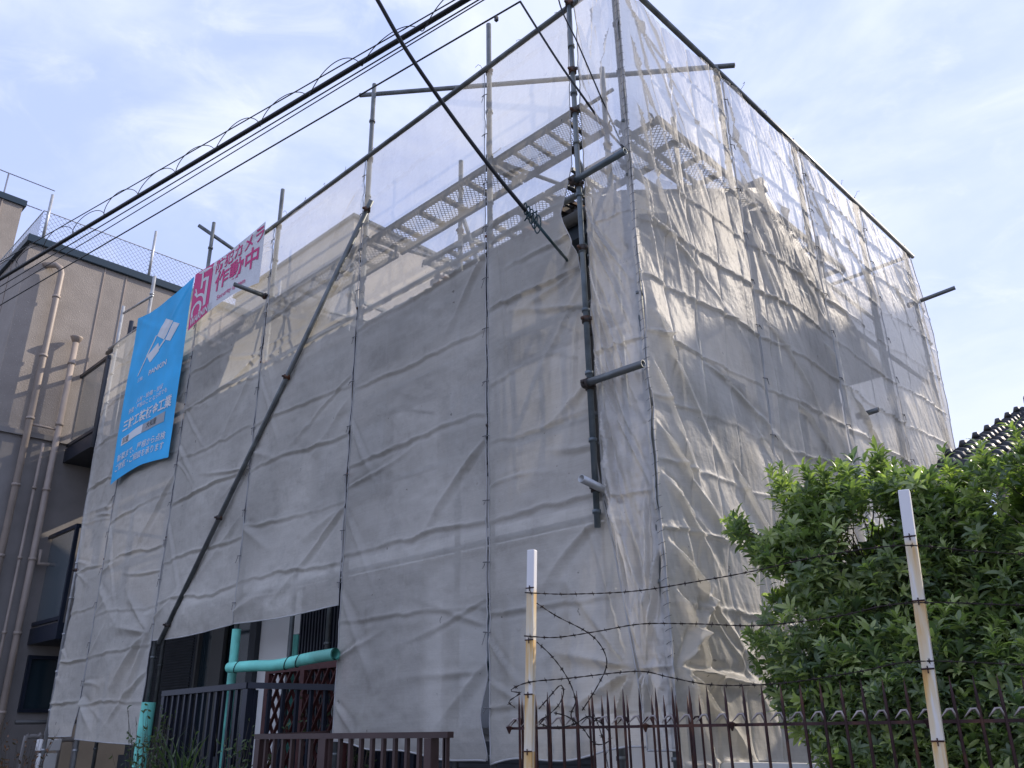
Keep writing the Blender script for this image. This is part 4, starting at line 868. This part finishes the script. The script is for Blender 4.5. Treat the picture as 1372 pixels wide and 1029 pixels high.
# ================================================================== NEIGHBOUR ON THE LEFT
NX, NY = -11.0, -1.15
nb = empty('neighbour_building', (NX - 3, 2, 0), 'taupe speckled apartment building with dark roof edge and balconies at the left', 'building')
b = MB(); b.box((NX - 7, NY, 5.88), (NX, 8, 9.02)); b.build('wall', M['siding'], nb)
b = MB(); b.box((NX - 7, NY + .01, 0), (NX - .01, 8, 5.80)); b.build('lower_wall', M['siding_dark'], nb)
b = MB(); b.box((NX - 7.02, NY - .04, 5.80), (NX + .04, 8.02, 5.88)); b.build('ledge', M['siding_dark'], nb)
b = MB(); b.box((NX - 7.05, NY - .06, 9.02), (NX + .06, 8.05, 9.16)); b.build('roof_edge', M['fascia'], nb, bevel=.01)
b = MB()
for y in (.05, .42, 1.35, 2.25, 3.1): b.box((NX, y, 5.9), (NX + .012, y + .02, 9.02))
for x in (NX - .9, NX - 1.8): b.box((x, NY - .012, 5.9), (x + .02, NY, 9.02))
b.build('siding_joint', M['drain'], nb)
def drain(px, py0, py1, r, x=-10.85, m='drain', hood=False, top_bend=False):
    a = Vector(pl(px, py0, 0, x)); b = MB(); pts = [(a.x, a.y, .05), (a.x, a.y, a.z - .05)]
    if top_bend: pts = [(a.x, a.y, .05), (a.x, a.y, a.z - .12), (a.x, a.y - .03, a.z - .03), (a.x, a.y - .10, a.z), (a.x - .2, a.y - .25, a.z + .02)]
    b.tube(pts, r, 12)
    for z in np.arange(.8, a.z - .2, 1.05): b.tube([(a.x, a.y, z - .02), (a.x, a.y, z + .02)], r + .012, 12)
    if hood: b.tube([(a.x, a.y, a.z - .1), (a.x, a.y, a.z - .02), (a.x, a.y, a.z)], [r, r + .04, r + .05], 12)
    return b.build('drainpipe', M[m], nb, True)
drain(84, 358, 0, .05, top_bend=True); drain(103, 452, 0, .048, hood=True); drain(59, 590, 0, .022); 
b = MB(); p = pl(50, 570, 0, -10.85); b.tube([(-10.85, p[1] - .12, p[2]), (-10.85, p[1] + .32, p[2])], .02, 8); b.build('pipe_bracket', M['drain'], nb, True)
b = MB(); b.tube([(-9.74, .2, 4.0), (-9.74, .2, 7.6)], .035, 10); b.build('support_post', M['black_metal'], nb, True); b = MB(); b.tube([(-10.85, -.13, 4.1), (-10.85, -.13, 3.9), (-10.85, .1, 3.9)], .028, 8); b.build('pipe_elbow', M['drain'], nb, True)
# balconies (black steel box frames)
def balcony(y0, y1, z0, z1, x1=-10.15):
    b = MB(); x0 = NX
    b.box((x0, y0, z0 - .22), (x1, y1, z0)); o = b.build('balcony', M['black_metal'], nb)
    f = MB(); w = .05
    for y in (y0 + .03, y1 - .03):
        f.box((x1 - w, y - w/2, z0), (x1, y + w/2, z1)); f.box((x0, y - w/2, z1 - w), (x1 - w, y + w/2, z1)); f.box((x0, y - w/2, z0 + .04), (x1 - w, y + w/2, z0 + .04 + w))
    f.box((x1 - w, y0 + .03, z1 - w), (x1 + .01, y1 - .03, z1)); f.box((x1 - w, (y0+y1)/2 - w/2, z0), (x1, (y0+y1)/2 + w/2, z1 - w))
    f.build('frame', M['black_metal'], o)
    g_ = MB(); g_.box((x0 + .1, y0 + .03, z0 + .1), (x1 - .05, y0 + .04, z1 - .06)); g_.build('panel', M['glass_clear'], o); return o
balcony(-.02, 1.6, 5.72, 7.0, -9.88); balcony(-.02, 1.6, 2.98, 4.35, -9.88)
b = MB(); b.tube([(-9.82, .3, 2.0), (-9.82, .3, 7.55)], .05, 10); b.bar((-9.82, .3, 7.45), (-10.9, .3, 7.45), .05); b.bar((-9.82, .3, 4.85), (-10.5, .3, 4.85), .04); b.build('support_post', M['black_metal'], nb, True)
window(nb, .02, .95, 1.85, 2.62, NX - .01, 'x', 0, 'glass', 'black_metal')
b = MB(); b.tube([(-10.6, -.1, 1.72), (-10.6, .9, 1.72)], .03, 8); b.build('meter_pipe', M['frame_al'], nb, True)
b = MB()
for k, (y, z) in enumerate(((.0, 1.45), (.25, 1.5), (.45, 1.4))): b.tube(smooth_path([(-10.4, y, .3), (-10.4, y, z), (-10.4, y + .04, z + .08), (-10.4, y + .16, z + .08), (-10.4, y + .2, z), (-10.4, y + .2, .3)], 4), .028, 8)
b.build('gas_pipe', M['siding_dark'], nb, True)
b = MB(); b.box((-10.1, .05, 1.36), (-9.9, .30, 1.50)); b.box((-10.08, .08, 1.0), (-9.92, .28, 1.33)); mt_ = b.build('gas_meter', M['white_wall'], nb, bevel=.01)
# rooftop net
nf = empty('rooftop_net_fence', (NX, 1, 9.16), 'galvanised chain link net fence on the flat roof at the left', 'fence')
b = MB()
for (y, zt) in ((-.98, 10.05), (.80, 10.12), (3.4, 10.1)): 
    pb = MB(); pb.tube([(NX - .02, y, 9.16), (NX - .02, y, zt)], .025, 8); pb.build('post', M['pole_light'], nf, True)
b.tube([(NX - .02, -1.05, 9.70), (NX - .02, 6, 9.70)], .010, 6); b.tube([(NX - .02, -1.05, 9.70), (NX - 1.0, -1.05, 9.70), (NX - 6, -1.05, 9.7)], .010, 6); b.build('top_wire', M['net'], nf)
def net_lines(mb, u0, u1, z0, z1, f, step, r):
    H = z1 - z0
    for sg in (1, -1):
        for i in range(int((u1 - u0 + H) / step) + 1):
            a = u0 - H + i * step; p, q_ = ((a, z0), (a + H, z1)) if sg > 0 else ((a, z1), (a + H, z0)); dx = H
            t0 = max(0, (u0 - p[0]) / dx); t1 = min(1, (u1 - p[0]) / dx)
            if t1 - t0 > .02: mb.tube([f(p[0] + dx*t0, p[1] + (q_[1]-p[1])*t0), f(p[0] + dx*t1, p[1] + (q_[1]-p[1])*t1)], r, 3, False)
b = MB(); net_lines(b, -1.05, 5.5, 9.17, 9.70, lambda u, z: (NX - .03, u, z), .085, .0035); net_lines(b, NX - 6, NX - .05, 9.17, 9.70, lambda u, z: (u, -1.05, z), .085, .0035); b.build('net', M['net'], nf)

# building farther left, with its aerials
fb = empty('far_building', (-21, 3, 0), 'tall taupe building at the far left edge with aerials on its roof', 'building')
b = MB(); b.box((-26, -3, 0), (-18, .05, 13.7)); b.build('wall', M['siding'], fb); b = MB(); b.box((-26.05, -3.05, 13.7), (-17.94, .11, 13.86)); b.build('roof_edge', M['fascia'], fb)
b = MB(); b.box((-18, -.42, 2), (-17.98, -.39, 13.7)); b.build('siding_joint', M['drain'], fb)
def aerial(px, py, x, ln, nels, label, dy=0, dirv=(0, 1, 0), tz=13.86, el=.22):
    c = Vector(pl(px, py, 0, x)); a = empty('tv_aerial', tuple(c), label, 'aerial'); m = MB(); m.tube([(c.x, c.y, tz), tuple(c)], .02, 6); m.build('mast', M['antenna'], a)
    d = Vector(dirv).normalized(); s_ = d.cross(Vector((0, 0, 1))); bm = MB(); bm.tube([c - d * ln * .25, c + d * ln * .75], .014, 5)
    for k in range(nels): p = c - d * ln * .2 + d * ln * .9 * k / (nels - 1); h = el * (1.2 - .4 * k / nels); bm.tube([p - s_ * h * .5 + Vector((0, 0, h * .25)), p + s_ * h * .5 - Vector((0, 0, h * .25))], .008, 4)
    bm.build('boom', M['antenna'], a)
aerial(12, 232, -19, 1.5, 16, 'long comb shaped aerial above the far left roof'); aerial(18, 268, -18.6, .9, 8, 'small aerial close to the corner of the far left roof', el=.35)

# beige block seen through the top of the sheets
bb = empty('building_behind', (-13, 14, 0), 'plain cream building far behind the scaffold, seen through the sheets', 'building')
a_ = pl(368, 364, 1, 10); c_ = pl(470, 366, 1, 10); b = MB(); b.box((a_[0] - 3, 10, 0), (c_[0], 15, a_[2])); b.build('wall', M['cream'], bb); b = MB(); b.box((a_[0] - 3.1, 9.9, a_[2]), (c_[0] + .1, 15.1, a_[2] + .12)); b.build('roof_edge', M['fascia'], bb)

# ================================================================== TILED HOUSE ON THE RIGHT
th = empty('tiled_house', (3.5, 7, 0), 'neighbouring house with dark clay tile roof rising behind the bush at the right', 'house')
P0 = Vector((.36, 4.61, 3.88)); r_ = .394; run = 4.2; xe = 9.0
b = MB(); b.box((P0.x + .3, P0.y + .25, 0), (xe - .5, P0.y + 2 * run - .6, 3.95)); b.add([(P0.x+.5, P0.y+.6, 3.95), (P0.x+.5, P0.y+2*run-.6, 3.95), (P0.x+.5, P0.y+run, 5.35)], [(0, 2, 1)]); b.build('wall', M['cream'], th)
rf = MB()
for sg in (1, -1):
    y0 = P0.y if sg > 0 else P0.y + 2*run; y1 = P0.y + run; z0 = P0.z - .12; z1 = z0 + r_ * run
    vs = [(P0.x, y0, z0), (xe, y0, z0), (xe, y1, z1), (P0.x, y1, z1)]; v2 = [(x, y, z + .08) for x, y, z in vs]; rf.add(vs + v2, [(0, 1, 2, 3), (4, 7, 6, 5), (0, 4, 5, 1), (1, 5, 6, 2), (2, 6, 7, 3), (3, 7, 4, 0)])
roof = rf.build('roof', M['tile_dark'], th)
t = MB(); ncol = 36; nrow = 17
for i in range(ncol):
    x = P0.x + .13 + i * .24
    for j in range(nrow):
        t0 = j / nrow; t1 = (j + 1) / nrow + .012; ya, yb = P0.y + run * t0, P0.y + run * t1; za, zb = P0.z - .02 + r_ * run * t0, P0.z - .055 + r_ * run * t1
        t.tube([(x, ya, za), (x, yb, zb)], [.066, .056], 8)
t.build('tile_rows', M['tile_dark'], roof, True)
t = MB()
for j in range(22):
    t0 = j / 22; y = P0.y + run * t0; z = P0.z + .02 + r_ * run * t0; t.tube([(P0.x - .02, y, z), (P0.x - .02, y + run / 22 + .03, z + r_ * run / 22 - .01)], [.085, .07], 8)
    if j % 3 == 1: t.tube([(P0.x - .02, y, z + .07), (P0.x - .02, y, z + .13)], [.05, .03], 8)
t.build('verge_tile', M['tile_dark'], roof, True)
t = MB(); t.tube([(P0.x, P0.y + run, P0.z + r_ * run + .1), (xe, P0.y + run, P0.z + r_ * run + .1)], .13, 10); t.build('ridge', M['tile_dark'], roof, True)
t = MB(); t.tube([(P0.x, P0.y - .06, P0.z - .14), (xe, P0.y - .06, P0.z - .14)], .05, 8); t.build('gutter', M['frame_al'], th, True)
window(th, 2, 3.6, 2.2, 3.3, P0.y + .6)
# ================================================================== PLANTS
def leaf_mesh(name, pos, dirs, nrm, ln, wd, tint, m, parent, curl=.25):
    """many folded, drooping leaves as one mesh: 3 stations along the blade"""
    n = len(pos); side = np.cross(dirs, nrm); side /= np.linalg.norm(side, axis=1)[:, None] + 1e-9; up = np.cross(side, dirs)
    L_, W_ = ln[:, None], wd[:, None]; c = curl * L_
    st = [(0, 0.10, 0), (.30, .85, .0), (.62, 1.0, -.25), (.86, .55, -.6), (1.0, .03, -1.0)]
    verts = []
    for (t_, w_, cc) in st:
        mid = pos + dirs * L_ * t_ + up * (c * cc * t_); e = side * W_ * .5 * w_; lift = up * (W_ * .5 * w_ * .35)
        verts += [mid - e + lift, mid, mid + e + lift]
    V = np.stack(verts, 1).reshape(-1, 3); k = len(st) * 3; base = np.arange(n)[:, None, None] * k; fs = []
    for j in range(len(st) - 1):
        a = j * 3; fs.append([a, a + 1, a + 4, a + 3]); fs.append([a + 1, a + 2, a + 5, a + 4])
    F = (base + np.array(fs)[None]).reshape(-1, 4)
    I = np.array(wmat(parent).inverted()); V = V @ I[:3, :3].T + I[:3, 3]
    me = bpy.data.meshes.new(name); me.vertices.add(len(V)); me.vertices.foreach_set('co', V.ravel()); me.loops.add(F.size); me.loops.foreach_set('vertex_index', F.ravel().astype(np.int32))
    me.polygons.add(len(F)); me.polygons.foreach_set('loop_start', np.arange(0, F.size, 4, dtype=np.int32)); me.polygons.foreach_set('loop_total', np.full(len(F), 4, dtype=np.int32)); me.update(calc_edges=True)
    me.polygons.foreach_set('use_smooth', [True] * len(F)); at = me.attributes.new('tint', 'FLOAT', 'POINT'); at.data.foreach_set('value', np.repeat(tint, k).astype(np.float32)); me.materials.append(m)
    o = bpy.data.objects.new(name, me); COL.objects.link(o); o.parent = parent; return o
def bush(name, base, blobs, ntips, seed, label, cat, lsize=(.046, .078), m='leaf', trunks=5, group=None, young=.36):
    rs = np.random.default_rng(seed); root = empty(name, base, label, cat, group)
    base = np.array(base); tips = []; outd = []
    cen = np.array([b_[0] for b_ in blobs]); rad = np.array([b_[1] for b_ in blobs]); wt = rad.prod(1); wt = wt / wt.sum()
    while len(tips) < ntips:
        k = rs.choice(len(blobs), p=wt); d = rs.normal(size=3); d /= np.linalg.norm(d); r = rs.uniform(.35, 1.0) ** .45; r *= 1 + .10 * math.sin(d[0] * 7 + k) * math.cos(d[2] * 6 + k * 2)
        p = cen[k] + d * rad[k] * r
        g_ = float(fbm(np.array([p[0] * 3.1 + p[1] * 1.3]), np.array([p[2] * 3.3 - p[1]]), seed, 2)[0])
        if g_ < -.30 and r > .6 and p[2] > 2.0: continue
        if p[2] < .1: continue
        tips.append(p); outd.append(d)
    for i in range(int(ntips * .05)):      # young upright shoots that break the outline
        j = rs.integers(len(tips)); p = tips[j]; d = outd[j]
        if d[2] < .25: continue
        h_ = rs.uniform(.06, .20); sd_ = np.array([d[0] * .3, d[1] * .3, 1.]) + rs.normal(size=3) * .12
        for f in np.arange(.0, 1.01, .03 / h_): tips.append(p + sd_ * h_ * f); outd.append(np.array([rs.normal() * .2, rs.normal() * .2, 1.]))
    tips = np.array(tips); outd = np.array(outd)
    tr = MB(); tops = []
    for i in range(trunks):
        a = rs.uniform(0, 6.28); b0 = base + np.array([.12 * math.cos(a), .12 * math.sin(a), 0]); tg = cen[[j for j in np.argsort(-rad.prod(1))][i % min(3, len(blobs))]] + rs.normal(size=3) * rad[i % len(blobs)] * .1
        mid = (b0 + tg) / 2 + rs.normal(size=3) * .07; pts = smooth_path([b0, mid, tg], 6); tr.tube(pts, list(np.linspace(.028, .009, len(pts)) * (3 if tg[2] > 5 else 1)), 7); tops += [np.array(p) for p in pts[3:]]
    tr.build('trunk', M['bark'], root, True)
    tops = np.array(tops); tw = MB(); sel = rs.choice(len(tips), min(len(tips), 420), replace=False)
    for i in sel:
        t0 = tops[np.argmin(((tops - tips[i]) ** 2).sum(1) + rs.uniform(0, .08, len(tops)))]; mid = (t0 + tips[i]) / 2 + rs.normal(size=3) * .04 + np.array([0, 0, -.03]); tw.tube([t0, mid, tips[i]], [.006, .0035, .0018], 4, False)
    tw.build('twigs', M['bark'], root)
    pos = []; dr = []; nm = []; ln = []; wd = []; tn = []
    for p, d in zip(tips, outd):
        ax = d * .55 + np.array([0, 0, .75]) + rs.normal(size=3) * .32; ax /= np.linalg.norm(ax); a1 = np.cross(ax, [.3, .5, .8]); a1 /= np.linalg.norm(a1); a2 = np.cross(ax, a1)
        yng = rs.random() < young; Lx = rs.uniform(*lsize); shade = rs.uniform(.0, .35) if not yng else rs.uniform(.5, 1.)
        nl = rs.integers(5, 8); ph = rs.uniform(0, 6.28)
        for j in range(nl + 5):
            A_ = ph + j * 2.4; stem = -j * .003 if j < nl else -(j - nl + 1) * .022
            el_ = rs.uniform(.35, 1.15) if j < nl else rs.uniform(.0, .8)
            dd = (a1 * math.cos(A_) + a2 * math.sin(A_)) * math.cos(el_) + ax * math.sin(el_)
            pos.append(p + ax * stem); dr.append(dd); n_ = ax - dd * ax.dot(dd) + rs.normal(size=3) * .15; nm.append(n_ / np.linalg.norm(n_)); l_ = Lx * rs.uniform(.7, 1.15); ln.append(l_); wd.append(l_ * rs.uniform(.26, .34)); tn.append(np.clip(shade + rs.normal() * .06, 0, 1))
    leaf_mesh('crown', np.array(pos), np.array(dr), np.array(nm), np.array(ln), np.array(wd), np.array(tn), M[m], root); return root
bush('evergreen_bush', (1.15, .45, .1), [((1.12, .25, 2.32), (.58, .50, .52)), ((.86, -.02, 2.10), (.34, .32, .60)), ((.74, .02, 2.52), (.27, .26, .30)), ((1.45, .35, 2.0), (.6, .5, .7)), ((1.30, .0, 1.55), (.55, .42, .55)), ((1.42, -.12, 1.05), (.48, .32, .7)), ((1.20, .0, 1.35), (.38, .3, .62)), ((1.12, -.12, 1.72), (.32, .26, .36)), ((1.3, -.2, 1.45), (.3, .24, .4)), ((1.35, -.05, .8), (.45, .3, .5)), ((1.62, .1, 1.4), (.5, .4, .8))], 8600, 3,
     'large glossy evergreen bush behind the spiked fence, touching the right hand sheet', 'bush')
bush('evergreen_bush', (2.1, .55, .1), [((1.95, .35, 2.28), (.6, .5, .48)), ((2.25, .2, 1.8), (.6, .5, .7)), ((2.0, -.1, 1.3), (.5, .4, .6)), ((2.6, .3, 2.15), (.5, .5, .6)), ((1.78, .5, 2.2), (.42, .4, .40)), ((1.75, -.05, 1.1), (.55, .35, .8)), ((2.3, -.1, 1.2), (.5, .35, .8))], 7600, 8,
     'second evergreen bush at the right edge, in front of the tiled roof', 'bush')
bush('shadow_caster_tree', (3.6, 12.2, .0), [((3.6, 10.1, 9.8), (.24, .8, .16)), ((3.6, 11.7, 10.35), (.22, .9, .17)), ((3.6, 13.3, 11.0), (.28, .9, .2))], 800, 12, 'unseen flat crowned tree added beyond the tiled house to shade the right hand sheets', 'tree', (.10, .16), trunks=1)  # unseen tree, added and flattened to cast a shadow band on the side sheets
def tuft(name, base, n, h, seed, label, cat, m, blades=True, group=None):
    rs = np.random.default_rng(seed); root = empty(name, base, label, cat, group); base = np.array(base); pos = []; dr = []; nm = []; ln = []; wd = []; tn = []; st = MB()
    for i in range(n):
        a = rs.uniform(0, 6.28); sp_ = rs.uniform(.05, .5)
        if blades:
            d = np.array([math.cos(a) * sp_, math.sin(a) * sp_, 1]); d /= np.linalg.norm(d); pos.append(base + rs.normal(size=3) * [.05, .05, .01]); dr.append(d); q_ = np.cross(d, rs.normal(size=3)); nm.append(q_ / np.linalg.norm(q_)); ln.append(h * rs.uniform(.6, 1.1)); wd.append(.018); tn.append(rs.uniform(0, 1))
        else:
            tip = base + np.array([math.cos(a) * sp_ * h * .8, math.sin(a) * sp_ * h * .8, h * rs.uniform(.6, 1.1)]); st.tube([base, (base + tip) / 2 + rs.normal(size=3) * .03, tip], [.004, .003, .0015], 4, False)
            for k in range(9):
                f = rs.uniform(.35, 1); p = base + (tip - base) * f; d = rs.normal(size=3); d /= np.linalg.norm(d); pos.append(p); dr.append(d); q_ = np.cross(d, rs.normal(size=3)); nm.append(q_ / np.linalg.norm(q_)); ln.append(rs.uniform(.03, .06)); wd.append(.018); tn.append(rs.uniform(0, 1))
    if not blades: st.build('stem', M['bark'], root)
    leaf_mesh('foliage', np.array(pos), np.array(dr), np.array(nm), np.array(ln), np.array(wd), np.array(tn), M[m], root, .5)
tuft('garden_plant', (-4.97, -.35, .95), 34, .62, 1, 'long bladed green plant in front of the porch railing', 'plant', 'leaf2')
tuft('garden_plant', (-5.75, -.35, .6), 60, 1.1, 2, 'feathery dark green plant beside the mint post cover', 'plant', 'leaf2', False)
tuft('garden_plant', (-4.2, -.3, .5), 40, 1.1, 3, 'dark leafy plant at the foot of the lattice', 'plant', 'leaf2', False)
tuft('garden_plant', (-3.95, .7, .5), 50, 1.5, 4, 'small leaved climber behind the lattice trellis', 'plant', 'leaf2', False)
tuft('garden_plant', (-9.6, -.95, .3), 110, 1.35, 5, 'yellow and red leaved shrub at the bottom left corner', 'plant', 'leaf_red', False)
tuft('garden_plant', (-8.9, -.5, .3), 60, 1.2, 6, 'reddish twiggy plant below the meter at the left', 'plant', 'leaf_red', False)

# ================================================================== LIGHT
SD = Vector((.40, 1.0, .66)).normalized()
el = math.asin(SD.z); az = math.atan2(SD.x, SD.y)
w = bpy.data.worlds.new('World'); S.world = w; w.use_nodes = True; nt = w.node_tree; N = nt.nodes; L = nt.links
bg = N['Background']; bg.inputs[1].default_value = .15
sky = N.new('ShaderNodeTexSky'); sky.sky_type = 'NISHITA'; sky.sun_disc = False; sky.sun_elevation = el; sky.sun_rotation = az; sky.air_density = 1.0; sky.dust_density = 1.2; sky.ozone_density = 1.3
tc = N.new('ShaderNodeTexCoord'); mp = N.new('ShaderNodeMapping'); mp.inputs['Scale'].default_value = (1.6, 1.6, 3.2); mp.inputs['Location'].default_value = (.3, 0, .2); L.new(tc.outputs['Generated'], mp.inputs[0])
n1 = N.new('ShaderNodeTexNoise'); n1.inputs['Scale'].default_value = 1.5; n1.inputs['Detail'].default_value = 7; n1.inputs['Roughness'].default_value = .55; n1.inputs['Distortion'].default_value = .4; L.new(mp.outputs[0], n1.inputs[0])
def mixc(f, a, b_):
    m_ = N.new('ShaderNodeMix'); m_.data_type = 'RGBA'
    if isinstance(f, float): m_.inputs[0].default_value = f
    else: L.new(f, m_.inputs[0])
    for k, v in ((6, a), (7, b_)):
        if isinstance(v, tuple): m_.inputs[k].default_value = (*v, 1)
        else: L.new(v, m_.inputs[k])
    return m_.outputs[2]
def mrng(v, a, b_, lo, hi):
    m_ = N.new('ShaderNodeMapRange'); m_.interpolation_type = 'SMOOTHSTEP'; m_.inputs['From Min'].default_value = a; m_.inputs['From Max'].default_value = b_; m_.inputs['To Min'].default_value = lo; m_.inputs['To Max'].default_value = hi; L.new(v, m_.inputs['Value']); return m_.outputs[0]
thin = mixc(.8, sky.outputs[0], (4.5, 5.4, 8.9))          # thin high haze over the clear sky
n2 = N.new('ShaderNodeTexNoise'); n2.inputs['Scale'].default_value = 5.; n2.inputs['Detail'].default_value = 8; n2.inputs['Roughness'].default_value = .6; n2.inputs['Distortion'].default_value = .6; L.new(mp.outputs[0], n2.inputs[0])
c1 = mixc(mrng(n1.outputs['Fac'], .40, .66, 0., .7), thin, (6.5, 7.0, 8.8))
c2 = mixc(mrng(n2.outputs['Fac'], .50, .75, 0., .3), c1, (7.9, 8.1, 8.8))
L.new(c2, bg.inputs[0])
sd = bpy.data.lights.new('sun', 'SUN'); sd.energy = 4.8; sd.angle = math.radians(.5); sd.color = (1, .88, .74); so = bpy.data.objects.new('sun', sd); COL.objects.link(so); so.location = (5, 5, 20)
so.rotation_euler = (-SD).to_track_quat('-Z', 'Y').to_euler()
S.view_settings.view_transform = 'Standard'; S.view_settings.look = 'None'; S.view_settings.exposure = 0; S.view_settings.gamma = 1
S.cycles.transparent_max_bounces = 24; S.cycles.max_bounces = 8
